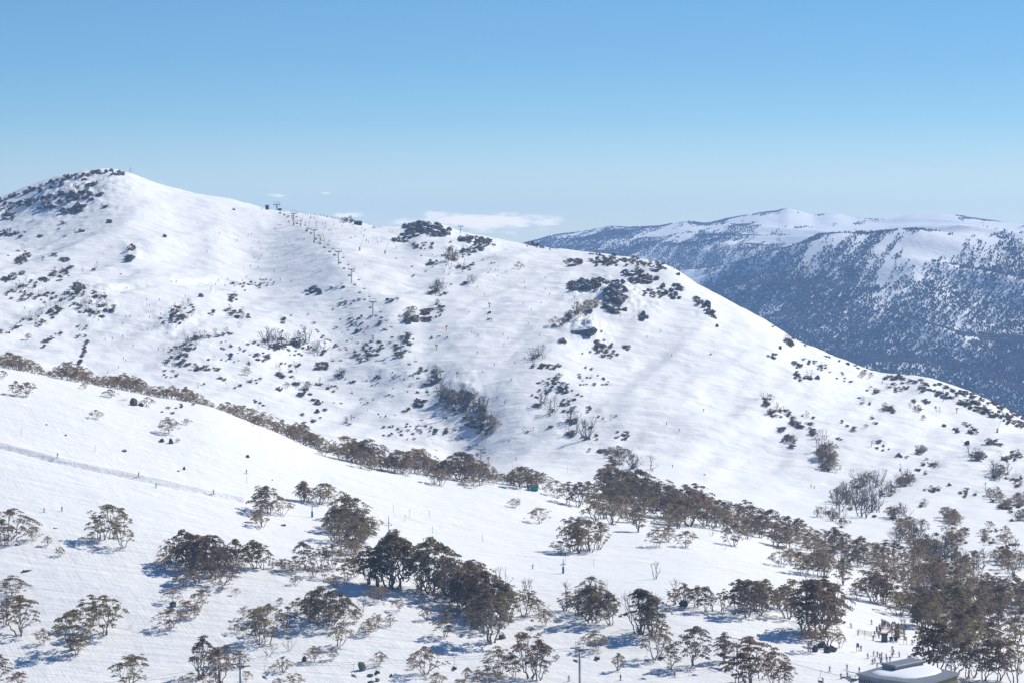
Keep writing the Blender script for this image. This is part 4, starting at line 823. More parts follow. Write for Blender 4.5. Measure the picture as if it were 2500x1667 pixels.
# ------------------------------------------------------------------ people
JACK = {'black': (.02, .02, .025), 'navy': (.02, .035, .10), 'red': (.42, .03, .04), 'blue': (.03, .20, .50), 'teal': (.02, .28, .35), 'grey': (.12, .13, .14), 'orange': (.75, .16, .03), 'maroon': (.12, .02, .04), 'white': (.6, .6, .62), 'yellow': (.6, .45, .05)}
MJ = {k: mat("jacket "+k, v, .75, .2, vary=.15) for k, v in JACK.items()}
M_SKIN = mat("skin", (.52, .32, .23), .6, .3); M_PANTS = mat("dark trousers", (.025, .027, .035), .8, .2, vary=.2); M_BOOT = mat("ski boots", (.04, .04, .045), .5, .4)
M_HELM = mat("helmet", (.05, .05, .055), .35, .5); M_SKI = mat("skis", (.12, .05, .05), .4, .4, vary=.3)
def person_mesh(pose):
    # joints: name: (x, y(forward is -y), z, radius, category)
    if pose == 'ski':
        J = {'pel': (0, .06, .80, .14, 1), 'wai': (0, .02, .98, .135, 0), 'che': (0, -.10, 1.22, .155, 0), 'nec': (0, -.16, 1.40, .06, 2), 'hd1': (0, -.19, 1.50, .085, 2), 'hd2': (0, -.20, 1.60, .10, 4), 'hd3': (0, -.19, 1.68, .07, 4)}
        arms = [(.20, -.10, 1.32, .075), (.31, -.14, 1.08, .055), (.27, -.36, .98, .042), (.27, -.43, .97, .045)]
        legs = [(.11, .04, .76, .095), (.15, -.14, .46, .075), (.15, .0, .16, .07), (.15, -.05, .05, .055), (.15, -.16, .04, .05)]
    elif pose == 'stand':
        J = {'pel': (0, 0, .90, .135, 1), 'wai': (0, 0, 1.05, .13, 0), 'che': (0, -.01, 1.28, .155, 0), 'nec': (0, -.01, 1.46, .06, 2), 'hd1': (0, -.03, 1.56, .085, 2), 'hd2': (0, -.02, 1.66, .10, 4), 'hd3': (0, -.01, 1.73, .07, 4)}
        arms = [(.20, 0, 1.38, .075), (.27, .02, 1.12, .055), (.25, -.12, .92, .042), (.24, -.18, .86, .045)]
        legs = [(.10, 0, .84, .095), (.12, -.02, .48, .072), (.12, .02, .14, .065), (.12, -.02, .05, .055), (.12, -.14, .04, .05)]
    else:
        J = {'pel': (0, .05, .52, .15, 1), 'wai': (0, .06, .68, .14, 0), 'che': (0, .04, .92, .155, 0), 'nec': (0, .02, 1.10, .06, 2), 'hd1': (0, -.01, 1.20, .085, 2), 'hd2': (0, -.01, 1.30, .10, 4), 'hd3': (0, 0, 1.37, .07, 4)}
        arms = [(.20, .04, 1.02, .075), (.27, -.03, .78, .055), (.16, -.24, .70, .042), (.10, -.30, .70, .045)]
        legs = [(.11, -.02, .50, .10), (.13, -.42, .50, .078), (.13, -.44, .14, .065), (.13, -.48, .04, .055), (.13, -.60, .02, .05)]
    V = []; E = []; Rr = []; Ct = []
    def add(p, r, c, par=None):
        V.append(p); Rr.append(r); Ct.append(c)
        if par is not None: E.append((par, len(V)-1))
        return len(V)-1
    pv = None; idx = {}
    for k, (x, y, z, r, c) in J.items(): pv = add((x, y, z), r, c, pv); idx[k] = pv
    for s in (-1, 1):
        q = idx['che']
        for i, (x, y, z, r) in enumerate(arms): q = add((s*x, y+(0 if s > 0 else .03), z), r, 0 if i < 3 else 3, q)
        q = idx['pel']
        for i, (x, y, z, r) in enumerate(legs): q = add((s*x, y, z), r, 1 if i < 2 else 3, q)
    me = bpy.data.meshes.new("tmp"); me.from_pydata(V, E, []); ob = bpy.data.objects.new("tmp", me); S.collection.objects.link(ob)
    md = ob.modifiers.new("s", 'SKIN'); md.use_smooth_shade = True
    for i, sv_ in enumerate(me.skin_vertices[0].data): sv_.radius = (Rr[i], Rr[i]*(.8 if Ct[i] in (0, 1) and i < 3 else 1)); sv_.use_root = (i == 0)
    sb = ob.modifiers.new("u", 'SUBSURF'); sb.levels = 1; sb.render_levels = 1
    dg = bpy.context.evaluated_depsgraph_get(); me2 = bpy.data.meshes.new_from_object(ob.evaluated_get(dg)); me2.name = "person"
    S.collection.objects.unlink(ob); bpy.data.objects.remove(ob)
    VV = np.array(V)
    me2.materials.clear()
    for m_ in (MJ['black'], M_PANTS, M_SKIN, M_BOOT, M_HELM): me2.materials.append(m_)
    for p in me2.polygons:
        c = np.array(p.center); d = ((VV-c)**2).sum(1)-np.array(Rr)**2; p.material_index = Ct[int(np.argmin(d))]; p.use_smooth = True
    return me2
PM = {}
for pose in ('ski', 'stand', 'seat'):
    b = person_mesh(pose)
    for c in JACK:
        m2 = b.copy(); m2.materials[0] = MJ[c]
        if c in ('red', 'blue', 'grey', 'maroon', 'white') and pose != 'stand': m2.materials[1] = MJ['grey' if c != 'red' else 'black']
        PM[pose, c] = m2
def gear(pose):
    off = {'ski': 0, 'stand': 0}[pose]
    mb = MB()
    for s in (-1,):
        pts = [(0, -.95, .10), (0, -.80, .02), (0, .78, .02)]
        mb.box((0, -.02, .012), (.09, 1.5, .02)); mb.add([(-.045, -.77, .0), (.045, -.77, .0), (.04, -.9, .08), (-.04, -.9, .08), (-.045, -.77, .02), (.045, -.77, .02), (.04, -.9, .10), (-.04, -.9, .10)], [(3, 2, 1, 0), (4, 5, 6, 7), (0, 1, 5, 4), (1, 2, 6, 5), (2, 3, 7, 6), (3, 0, 4, 7)])
    ski = mb.mesh("ski", [M_SKI]); mb = MB(); mb.tube([(0, 0, 1.0), (0, .25, .05)], .012, 4); pole = mb.mesh("ski_pole", [M_RUBBER])
    return ski, pole
SKI, POLE = gear('ski')
PEOPLE = []
def person(px, py, col, pose, where, rz=None, Y=None, full=False):
    PEOPLE.append(dict(px=px, py=py, col=col, pose=pose, where=where, rz=rz, full=full, p=(ground(px, Y) if Y else hit(px, py))))
for px, py, c, ps in ((1389, 1662, 'blue', 'ski'), (1515, 1660, 'navy', 'stand'), (1648, 1652, 'black', 'ski'), (2025, 1639, 'teal', 'ski'), (2068, 1634, 'red', 'ski'), (2053, 1656, 'grey', 'ski'), (2068, 1654, 'black', 'ski'), (2009, 1667, 'blue', 'ski')):
    person(px, py, c, ps, "near the bottom lift", full=True)
for i, (px, py) in enumerate(((2153, 1522), (2158, 1524), (2162, 1526), (2166, 1528), (2167, 1534), (2172, 1534), (2179, 1529), (2183, 1528), (2188, 1537), (2194, 1532), (2140, 1541), (2147, 1536), (2152, 1534), (2156, 1533), (2150, 1545), (2145, 1552), (2135, 1553), (2132, 1563), (2146, 1557), (2160, 1530), (2155, 1528), (2170, 1530), (2148, 1541), (2141, 1546), (2176, 1534), (2186, 1531))):
    person(px, py, ['black', 'maroon', 'navy', 'black', 'grey', 'red', 'black', 'maroon'][i % 8], 'stand', "in the lift queue", rz=R.uniform(-.6, .6)+3.1, full=True)
for px, py, c in ((2078, 1532, 'red'), (2128, 1524, 'grey'), (2095, 1550, 'blue'), (2102, 1588, 'black'), (2132, 1601, 'grey'), (2119, 1607, 'black'), (2142, 1603, 'yellow'), (2148, 1608, 'navy'), (2152, 1604, 'grey'), (2164, 1608, 'orange'), (2178, 1604, 'black'), (2182, 1597, 'grey'), (2178, 1589, 'navy'),
                  (2196, 1603, 'grey'), (2130, 1621, 'navy'), (2136, 1618, 'grey'), (2149, 1619, 'black'), (2153, 1617, 'grey'), (2165, 1615, 'blue'), (2173, 1614, 'black'), (2141, 1630, 'grey'), (2098, 1641, 'navy'), (2227, 1573, 'black'), (2257, 1504, 'maroon'), (2269, 1507, 'grey')):
    person(px, py, c, 'ski' if R.random() < .6 else 'stand', "on the flat behind the lodge", full=True)
for px, py, c in ((140, 1116, 'black'), (338, 1162, 'black'), (381, 1190, 'navy'), (522, 1205, 'black'), (602, 1156, 'grey'), (108, 1250, 'yellow'), (151, 1247, 'black'), (1300, 1388, 'blue')):
    person(px, py, c, 'ski', "on the near slope", full=True)
FAR = {"on the upper left piste": [(606, 576), (614, 574), (615, 608), (638, 626), (632, 637), (630, 656), (602, 679), (592, 688), (562, 695), (557, 684), (534, 687), (526, 697), (549, 700), (419, 691), (430, 691), (310, 706)],
 "on the left ski run": [(358, 735), (359, 748), (365, 749), (389, 735), (452, 727), (427, 744), (307, 777), (317, 776), (365, 777), (128, 733), (60, 756), (325, 847), (301, 878), (307, 883), (289, 899), (263, 912), (307, 920)],
 "near the top lift station": [(728, 521), (746, 526), (751, 527), (757, 533), (759, 535), (767, 526), (771, 531), (776, 532), (782, 525), (800, 530), (811, 532), (797, 532), (825, 536), (772, 551), (788, 549), (795, 548), (795, 556), (706, 595), (740, 588), (743, 586), (790, 578), (803, 591), (806, 591), (853, 585), (640, 512), (738, 522), (790, 527)],
 "below the skyline hut": [(867, 562), (889, 566), (893, 564), (888, 578), (922, 594), (902, 551), (910, 558), (913, 557), (916, 557), (921, 557), (925, 557), (930, 557), (968, 607), (1027, 610), (1055, 625)],
 "on the central ski run": [(1134, 638), (1199, 660), (1209, 662), (1215, 662), (1215, 676), (1235, 668), (1152, 814), (1159, 816), (1165, 821), (1169, 821), (1228, 819), (1230, 844), (1257, 889), (1178, 911), (1248, 929), (1234, 981), (1225, 1038), (1242, 1080), (1330, 681), (1331, 709), (1342, 721), (1374, 726), (1402, 730), (1403, 745), (1410, 745), (1322, 741), (1278, 744), (1297, 759), (1317, 822), (1303, 1048), (1260, 1123)],
 "on the broad right slope": [(1580, 825), (1612, 811), (1640, 870), (1514, 774), (1548, 777), (1627, 1038), (1658, 1053), (1718, 1004), (1642, 1141), (1980, 1190), (1988, 1193), (2298, 1296), (2302, 1296)]}
for wh, n, x0, x1, f0, f1 in (("near the top lift station", 22, 700, 840, lambda x: 518+(x-700)*.12, 34), ("on the upper left piste", 14, 500, 720, lambda x: 560+(x-500)*.1, 110), ("on the left ski run", 12, 230, 430, lambda x: 760, 120), ("below the skyline hut", 16, 850, 960, lambda x: 556, 40), ("on the central ski run", 16, 1140, 1290, lambda x: 690, 400)):
    for _ in range(n):
        x = R.uniform(x0, x1); FAR[wh].append((x, f0(x)+R.uniform(0, f1)))
for wh, L in FAR.items():
    for px, py in L: person(px, py, R.choices(['black', 'navy', 'grey', 'maroon', 'blue', 'red'], [6, 4, 3, 1, 1, .6])[0], 'ski' if R.random() < .75 else 'stand', wh)
# seated riders are added with the chairs
RIDERS = []

# ------------------------------------------------------------------ chairlifts
def chair_meshes():
    fr = MB(); fr.tube([(0, 0, 0), (0, 0, -.35), (0, .12, -1.2), (0, .18, -1.75)], .045, 6)
    fr.box((0, 0, .03), (.12, .55, .14)); fr.box((0, .18, -1.78), (1.9, .08, .08))
    for s in (-1, 1): fr.tube([(s*.95, .18, -1.78), (s*1.02, .16, -2.2), (s*1.0, .05, -2.85), (s*.98, -.28, -3.05)], .035, 5)
    fr.tube([(-.95, -.45, -2.65), (.95, -.45, -2.65)], .025, 5); fr.tube([(-.6, -.55, -3.45), (.6, -.55, -3.45)], .025, 5)
    for s in (-1, 1): fr.tube([(s*.95, .1, -2.3), (s*.95, -.45, -2.65), (s*.5, -.55, -3.45)], .02, 4)
    st = MB(); st.box((0, -.08, -3.05), (1.96, .5, .10)); bk = MB(); bk.box((0, .2, -2.72), (1.96, .07, .46))
    return fr.mesh("frame", [M_STEEL], False), st.mesh("seat", [M_DARKSTEEL]), bk.mesh("backrest", [M_DARKSTEEL])
CH = chair_meshes()
def join_meshes(ms, name):
    V = []; Fq = []; mats = []; MI = []; nb = 0
    for me in ms:
        for v in me.vertices: V.append(v.co[:])
        for p in me.polygons: Fq.append([nb+i for i in p.vertices]); MI.append(len(mats))
        nb += len(me.vertices); mats.append(me.materials[0])
    me = bpy.data.meshes.new(name); me.from_pydata(V, [], Fq)
    for m_ in mats: me.materials.append(m_)
    me.polygons.foreach_set('material_index', MI); return me
CHJ = join_meshes(CH, "chairlift_chair")
CHAIRS = []
def add_chair(p, rz, n, where, px, full, cols=None):
    CHAIRS.append(dict(p=p, rz=rz, n=n, where=where, px=px, full=full))
    for i in range(n):
        off = (i-(n-1)/2)*.52; q = p+Matrix.Rotation(rz, 3, 'Z') @ Vector((off, -.08, -3.5))
        RIDERS.append(dict(p=q, rz=rz+R.uniform(-.15, .15), col=(cols[i] if cols else R.choice(['black', 'navy', 'black', 'grey', 'maroon'])), where=where, px=px+i*.1, full=full))
def tower(p, top, rz, name_label, h, pad=None, armw=5.2, work=True, rpole=.32, group="chairlift towers"):
    """p ground point; top = height of rope above p"""
    t = empty("lift_tower", p, rz)
    m = MB(); m.tube([(0, 0, -1.5), (0, 0, top-.5)], [rpole, rpole*.8], 12); m.build("pole", M_STEEL, t, True)
    m = MB(); m.box((0, 0, top-.35), (armw, .35, .42)); m.box((0, 0, top-.75), (armw*.45, .3, .4), 0, 0, 1.6); m.build("crossarm", M_STEEL, t)
    for s in (-1, 1):
        m = MB(); m.box((s*armw/2, 0, top-.15), (.14, 3.0, .16))
        for k in range(6): 
            y = -1.35+k*.54; m.tube([(s*armw/2-.09, y, top-.08), (s*armw/2+.09, y, top-.08)], .2, 10)
        m.build("sheave_train", M_DARKSTEEL, t)
    if work:
        m = MB(); hh = 1.5
        for s in (-1, 1): m.tube([(s*armw*.38, 0, top-.2), (s*armw*.46, 0, top+hh)], .06, 5)
        m.tube([(-armw*.5, 0, top+hh), (armw*.5, 0, top+hh)], .09, 6)
        for s in (-1, 1): m.tube([(-armw*.5, s*.5, top+.75), (armw*.5, s*.5, top+.75)], .025, 4)
        for k in range(5):
            x = -armw*.5+armw*k/4
            for s in (-1, 1): m.tube([(x, s*.5, top-.1), (x, s*.5, top+.75)], .022, 4)
        m.box((0, 0, top-.1), (armw, 1.0, .05)); m.build("work_platform", M_STEEL, t)
    m = MB()
    for s in (-.18, .18): m.tube([(rpole+.12, s, .5), (rpole+.12, s, top-.6)], .02, 4)
    for k in range(int(top*2)-2): m.tube([(rpole+.12, -.18, .8+k*.5), (rpole+.12, .18, .8+k*.5)], .015, 4)
    m.build("ladder", M_STEEL, t)
    if pad is not None:
        m = MB(); m.tube([(0, 0, -.5), (0, 0, 2.0)], rpole+.16, 12); m.build("padding", pad, t, True)
    tag(t, name_label, "lift tower", group); return t
def rope(name, pts, label):
    m = MB(); P = []
    for a, b in zip(pts[:-1], pts[1:]):
        L = (b-a).length; n = 14
        for i in range(n): 
            t = i/n; q = a.lerp(b, t); q.z -= 4*t*(1-t)*L*.012; P.append(q)
    P.append(pts[-1]); m.tube(P, .024, 5); o = m.build(name, M_DARKSTEEL); tag(o, label, "cable"); return P
def sag(pts, px):
    """point on sagging rope whose photo column is px"""
    for a, b in zip(pts[:-1], pts[1:]):
        pa = 1250+a.x*F/a.y; pb = 1250+b.x*F/b.y
        if min(pa, pb) <= px <= max(pa, pb):
            k = (px-1250)/F; t = (k*a.y-a.x)/((b.x-a.x)-k*(b.y-a.y)); q = a.lerp(b, t); return q
    return None
# main hill lift: straight in plan from (px1174,Y1500) to (px672,Y2300)
A0 = Vector((-16.1, 1500, 0)); B0 = Vector(((672-1250)/F*2300, 2300, 0)); ldir = (B0-A0).normalized(); lperp = Vector((ldir.y, -ldir.x, 0))
lrz = math.atan2(-ldir.x, ldir.y)
def on_line(px):
    k = (px-1250)/F; t = (k*A0.y-A0.x)/((B0.x-A0.x)-k*(B0.y-A0.y)); return A0.lerp(B0, t)
heads = []
TW = [(1240, "hidden behind the near crest"), (1174, "lowest on the main hill, rising behind the crest trees"), (1081, "rising out of the burnt grove"), (979, "between the dark shrubs at mid slope"), (910, "fourth from the lift top, casting a long shadow"), (858, "third below the padded pair"), (826, "right below the padded pair"), (767, "with maroon padding, lower of the padded pair"), (717, "with maroon padding, uppermost below the station")]
for i, (px, lb) in enumerate(TW):
    q = on_line(px); g = ground_x(q.x, q.y); H = 9.5 if i else 8
    heads.append(Vector((g.x, g.y, g.z+H)))
    if i == 0: continue
    tower(g, H, lrz, "grey chairlift tower "+lb, H, pad=M_REDPAD if px in (767, 717) else None, armw=4.6, group="towers of the main hill chairlift")
q = on_line(672); g = ground_x(q.x, q.y); heads.append(Vector((g.x, g.y, g.z+5.5)))
ropes = {}
for s, nm in ((-1, "uphill"), (1, "downhill")):
    pts = [h+lperp*2.3*s for h in heads]; ropes[s] = rope("haul_rope", pts, f"thin {nm} side steel rope of the main hill chairlift")
for px in (684, 694, 704, 725, 748, 759, 771, 781, 792, 805, 817, 830, 840, 853, 866, 878, 890, 904, 917, 942, 957, 975, 999, 1020, 1042, 1064, 1088, 1110, 1127, 1146, 1165):
    p = sag(ropes[-1], px)
    if p: add_chair(p, lrz+math.pi, R.choice([3, 4, 4]) if True else 0, "going up the main hill chairlift", px, False)
for px in (713, 724, 734, 745, 755, 779, 790, 801, 813, 838, 850, 863, 876, 889, 902, 929, 943, 955, 975, 1000, 1014, 1029, 1045, 1061, 1082, 1104, 1125, 1145, 1163, 1181):
    p = sag(ropes[1], px)
    if p: add_chair(p, lrz, 0, "coming down the main hill chairlift", px, False)
# top station
g = ground_x(on_line(676).x, on_line(676).y)
t = empty("lift_top_station", g, lrz); t.scale = (.8, .8, .8)
m = MB(); m.tube([(0, 0, -1), (0, 0, 6)], .45, 10); m.tube([(-1.2, 0, 3.5), (0, 0, 5.5), (1.2, 0, 3.5)], .15, 6); m.build("mast", M_DARKSTEEL, t)
m = MB(); m.box((0, 0, 6.1), (6.4, 1.2, .5)); m.box((-2.6, 0, 5.6), (1.1, 5, .45)); m.box((2.6, 0, 5.6), (1.1, 5, .45)); m.build("crosshead", M_DARKSTEEL, t)
m = MB()
for a in (-2.4, 0, 2.4): m.tube([(a, 0, 6.2), (a*1.25, 0, 8.2)], .09, 5)
m.tube([(-3.4, 0, 8.3), (3.4, 0, 8.3)], .1, 5); m.build("lifting_frame", M_DARKSTEEL, t)
m = MB(); m.box((3.6, 6, 1.1), (3.4, 3.0, 2.4)); m.build("machinery_housing", M_DARKSTEEL, t)
tag(t, "dark steel top station of the chairlift on the skyline", "lift station")
for px, py, w, d, h, lb in ((652, 512, 2.6, 2.4, 3.6, "small dark control cabin left of the top station"),):
    p = hit(px, py); t = empty("control_cabin", p, .2); m = MB(); m.box((0, 0, h/2-.3), (w, d, h)); m.build("cabin_wall", M_DARKSTEEL, t); m = MB(); m.box((0, 0, h-.2), (w+.5, d+.5, .25)); m.build("cabin_roof", M_GREYWOOD, t)
    m = MB(); m.box((0, -d/2-.02, h*.55), (w*.6, .06, h*.3)); m.build("window", M_RUBBER, t); tag(t, lb, "cabin")

# near lift crossing the bottom of the frame
NT = [(587, 720, 1622), (1415, 770, 1582), (1800, 796, 1572), (2078, 742, 1654)]
d0 = Vector(((1415-1250)/F*770-(587-1250)/F*720, 50, 0)).normalized(); np_ = Vector((-d0.y, d0.x, 0)); nrz = math.atan2(-d0.x, d0.y)
nh = []
def nl(px):
    k = (px-1250)/F; a = Vector(((587-1250)/F*720, 720, 0)); t = (k*a.y-a.x)/(d0.x-k*d0.y); return a+d0*t
for i, (px, Y, py) in enumerate(NT):
    q = nl(px) if i < 3 else Vector(((px-1250)/F*Y, Y, 0)); z = (HY-py)/F*q.y; g = ground_x(q.x, q.y); nh.append(Vector((q.x, q.y, z)))
    lb = ["stout grey lift tower among gums at bottom left", "tall grey lift tower with work platform at bottom centre", "grey lift tower half hidden by rusty gums, bottom right", "low lift tower beside the lodge windows"][i]
    tower(g, max(3.5, z-g.z), nrz, lb, 0, armw=4.4, rpole=.36 if i == 0 else .30, group="towers of the lower chairlift")
q0 = nl(-120); nh.insert(0, Vector((q0.x, q0.y, nh[0].z-2.5)))
nr = {}
for s, nm in ((-1, "near"), (1, "far")):
    pts = [h+np_*2.2*s for h in nh]; nr[s] = rope("haul_rope", pts, f"{nm} side steel rope of the lift across the bottom")
for s, px, n, cols in ((-1, 427, 0, None), (-1, 646, 0, None), (-1, 864, 0, None), (1, 921, 3, ['black', 'navy', 'black']), (1, 1109, 3, ['black', 'grey', 'black']), (-1, 1406, 0, None), (1, 1458, 4, ['maroon', 'red', 'maroon', 'black']), (1, 1613, 3, ['red', 'black', 'navy']), (-1, 1580, 0, None), (-1, 1728, 0, None), (1, 1764, 3, ['black', 'navy', 'black']), (-1, 2004, 0, None), (1, 1287, 2, ['black', 'black'])):
    p = sag(nr[s], px)
    if p: add_chair(p, nrz+(0 if s > 0 else math.pi), n, "on the lower chairlift", px, True, cols)
def count_word(n): return {0: "empty", 2: "pair-carrying", 3: "three-rider", 4: "four-rider"}.get(n, "loaded")
CHAIRS.sort(key=lambda c: c['px']); byw = {}
for c in CHAIRS: byw.setdefault(c['where'], []).append(c)
for wh, L in byw.items():
    for i, c in enumerate(L):
        if c['full']:
            o = empty("chairlift_chair", c['p'], c['rz'])
            for n_, me in zip(("frame", "seat", "backrest"), CH): link(bpy.data.objects.new(n_, me), o)
        else:
            o = link(bpy.data.objects.new("chairlift_chair", CHJ)); o.location = c['p']; o.rotation_euler = (0, 0, c['rz'])
        tag(o, f"{count_word(c['n'])} lift chair, {ordinal(i)} from left {wh}", "lift chair", "chairs "+wh)
ALLP = [dict(c, pose='seat', grp='riders ') for c in RIDERS]+[dict(c, grp='people ') for c in PEOPLE]
ALLP.sort(key=lambda c: (c['p'].y, c['px'])); MANY = ALLP[298:]; FEW = ALLP[:298]
FEW.sort(key=lambda c: c['px']); byw = {}
for c in FEW: byw.setdefault((c['where'], c['pose'] == 'seat'), []).append(c)
for (wh, seat), L in byw.items():
    for i, c in enumerate(L):
        o = link(bpy.data.objects.new("person", PM[c['pose'], c['col']])); rz = c['rz'] if c['rz'] is not None else R.uniform(-1.2, 1.2)
        o.location = c['p']+Vector((0, 0, 0 if seat else .03)); o.rotation_euler = (0, 0, rz)
        if c['full'] and not seat:
            for s_ in (-1, 1):
                k = link(bpy.data.objects.new("ski", SKI), o); k.location = (s_*(.15 if c['pose'] == 'ski' else .12), -.05, 0)
                k = link(bpy.data.objects.new("ski_pole", POLE), o); k.location = (s_*(.28 if c['pose'] == 'ski' else .25), -.42 if c['pose'] == 'ski' else -.2, 0)
        w_ = 'seated rider' if seat else ('skier' if c['pose'] == 'ski' else 'standing skier')
        tag(o, f"{w_} in {c['col']} jacket, {ordinal(i)} from left {wh}", "person", c['grp']+wh)
V = []; Fq = []; MI = []; nb = 0; mats = [MJ['black'], MJ['navy'], MJ['grey'], MJ['maroon'], MJ['blue'], MJ['red'], M_PANTS]; cn_ = ['black', 'navy', 'grey', 'maroon', 'blue', 'red']
for c in MANY:
    me = PM[c['pose'], c['col']]; rz = c['rz'] if c['rz'] is not None else R.uniform(-1.2, 1.2)
    A = np.array(Matrix.Translation(c['p']) @ Matrix.Rotation(rz, 4, 'Z')); v = np.array([q.co[:] for q in me.vertices])
    V += (v@A[:3, :3].T+A[:3, 3]).tolist()
    for p in me.polygons: Fq.append([nb+k for k in p.vertices]); MI.append(cn_.index(c['col']) if p.material_index == 0 and c['col'] in cn_ else 6)
    nb += len(v)
if MANY:
    me = bpy.data.meshes.new("distant_skiers"); me.from_pydata(V, [], Fq)
    for m_ in mats: me.materials.append(m_)
    me.polygons.foreach_set('material_index', MI); o = link(bpy.data.objects.new("distant_skiers", me)); tag(o, "tiny distant crowd of skiers and riders near the top of the lift", "crowd", kind='stuff')

# ------------------------------------------------------------------ snow guns, poles, signs
def snow_lance(px, py, label, lean=.35, H=9):
    p = hit(px, py); t = empty("snow_lance", p); m = MB(); m.box((0, 0, .9), (1.0, .9, 2.4)); m.box((0, 0, 2.25), (.7, .6, .35)); m.build("cabinet", M_ORANGE, t)
    m = MB(); m.tube([(0, 0, 1.5), (math.sin(lean)*H*.5, 0, 1.5+math.cos(lean)*H*.5), (math.sin(lean)*H, 0, 1.5+math.cos(lean)*H)], .07, 5); m.tube([(math.sin(lean)*H, 0, 1.5+math.cos(lean)*H), (math.sin(lean)*H+.3, 0, 1.9+math.cos(lean)*H)], .13, 6); m.build("lance", M_STEEL, t)
    tag(t, label, "snow gun", "orange snow lances on the pistes")
def fan_gun(px, py, label, rz=0.0):
    p = hit(px, py); t = empty("snow_fan_gun", p, rz); t.scale = (.8, .8, .8); m = MB(); m.tube([(0, 0, -.5), (0, 0, 3.0)], .32, 8); m.build("mast", M_ORANGE, t, True)
    m = MB(); m.tube([(-.9, 0, 3.2), (.2, 0, 3.5), (.9, 0, 3.75)], [.55, .6, .5], 12, 0, True); m.build("barrel", M_ORANGE, t, True)
    m = MB(); m.tube([(.9, 0, 3.75), (1.1, 0, 3.82)], [.5, .52], 12); m.build("nozzle_ring", M_DARKSTEEL, t)
    tag(t, label, "snow gun", "orange snow fans beside the runs")
for a in ((734, 552, "orange snow lance left of the second padded lift tower"), (750, 565, "orange snow lance behind the loaded chairs near the top"), (782, 589, "orange snow lance right of the lower padded tower"), (878, 612, "orange snow lance alone on the upper piste"), (940, 620, "orange snow lance rightmost on the upper piste"), (2435, 1055, "orange snow lance near the right edge")): snow_lance(*a)
for a in ((714, 540, "orange snow fan beside the uppermost padded tower", 2.6), (1195, 752, "orange snow fan above the two central boulders", 2.4), (1090, 808, "orange snow fan left of the central run, tilted", .4), (1066, 854, "orange snow fan lying low on the central slope", 3.3), (1116, 920, "orange snow fan above the burnt grove", .6), (1172, 990, "orange snow fan at the right side of the burnt grove", 1.2),
          (1176, 1072, "orange snow fan below the burnt grove", .5), (1192, 1130, "orange snow fan right of the lowest lift tower", .3), (2336, 1008, "orange snow fan high on the right flank", .1)): fan_gun(*a)
MK = [(640, 674), (669, 665), (700, 656), (730, 650), (780, 646), (890, 649), (445, 738), (492, 732), (427, 754), (527, 716), (610, 690), (232, 1103), (52, 1062), (602, 1180), (960, 1250), (989, 1272), (1056, 1302), (1178, 1322), (1000, 1260), (1048, 1262), (1380, 1372), (1450, 1382), (2142, 1550), (1252, 1145), (1385, 1152), (1901, 1558), (2110, 1560)]
for i, (px, py) in enumerate(sorted(MK)):
    p = hit(px, py); m = MB(); m.tube([(0, 0, -.3), (0, 0, 2.6)], .05, 5, 0); m.tube([(0, 0, 2.0), (0, 0, 2.5)], .09, 6, 1)
    oran = (px, py) in ((1252, 1145), (1385, 1152), (1901, 1558), (2110, 1560))
    o = m.build("marker_pole", [M_ORANGE if oran else M_GREYWOOD, M_ORANGE], None); o.location = p
    tag(o, f"thin {'orange' if oran else 'dark'} piste marker pole, {ordinal(i)} from left of all markers", "marker pole", "piste marker poles")
def drag_pole(px, py, hpx, label, cross=True, rz=0.0):
    p = hit(px, py); H = hpx*p.y/F; t = empty("drag_lift_pole", p, rz); m = MB(); m.tube([(0, 0, -1), (0, 0, H)], [.17, .12], 8); m.build("pole", M_STEEL, t, True)
    m = MB(); m.tube([(0, 0, -.3), (0, 0, 2.1)], .36, 10); m.build("padding", M_BLUEPAD, t, True)
    if cross:
        m = MB(); m.box((0, 0, H*.55), (2.2, .12, .12)); m.box((0, 0, H*.66), (1.4, .12, .12))
        for s in (-1, 1): m.tube([(s*.95, -.3, H*.58), (s*.95, .3, H*.58)], .16, 8)
        m.build("crossarm", M_STEEL, t)
    tag(t, label, "lift pole", "blue padded drag lift poles")
drag_pole(762, 1262, 68, "blue padded lift pole between the upper gum groups", False)
drag_pole(949, 1312, 54, "blue padded lift pole with crossarms above the big thicket", True, .3)
drag_pole(1375, 1399, 38, "short blue padded lift pole on open snow at centre", True, .9)
for px, py, h, lb in ((2302, 980, 34, "grey leaning lift pole on the scrubby right ridge"), (2154, 936, 13, "short dark post near the right hand skyline"), (1952, 818, 18, "thin grey mast on the right hand skyline")):
    p = hit(px, py); H = h*p.y/F; m = MB(); m.tube([(0, 0, -.5), (.3, 0, H)], [.25, .15], 6); m.box((.3, 0, H), (2.2, .2, .2)); o = m.build("lift_pole", M_STEEL); o.location = p; tag(o, lb, "lift pole")
# trig frame on the summit
p = hit(318, 424); m = MB()
for a in range(3): m.tube([(math.cos(a*2.09+.5)*1.6, math.sin(a*2.09+.5)*1.6, -.3), (0, 0, 4.2)], .09, 5)
m.tube([(0, 0, 4.0), (0, 0, 4.9)], .1, 5); o = m.build("survey_beacon", M_DARKSTEEL); o.location = p; tag(o, "open three-legged survey beacon on the summit snow", "survey beacon")
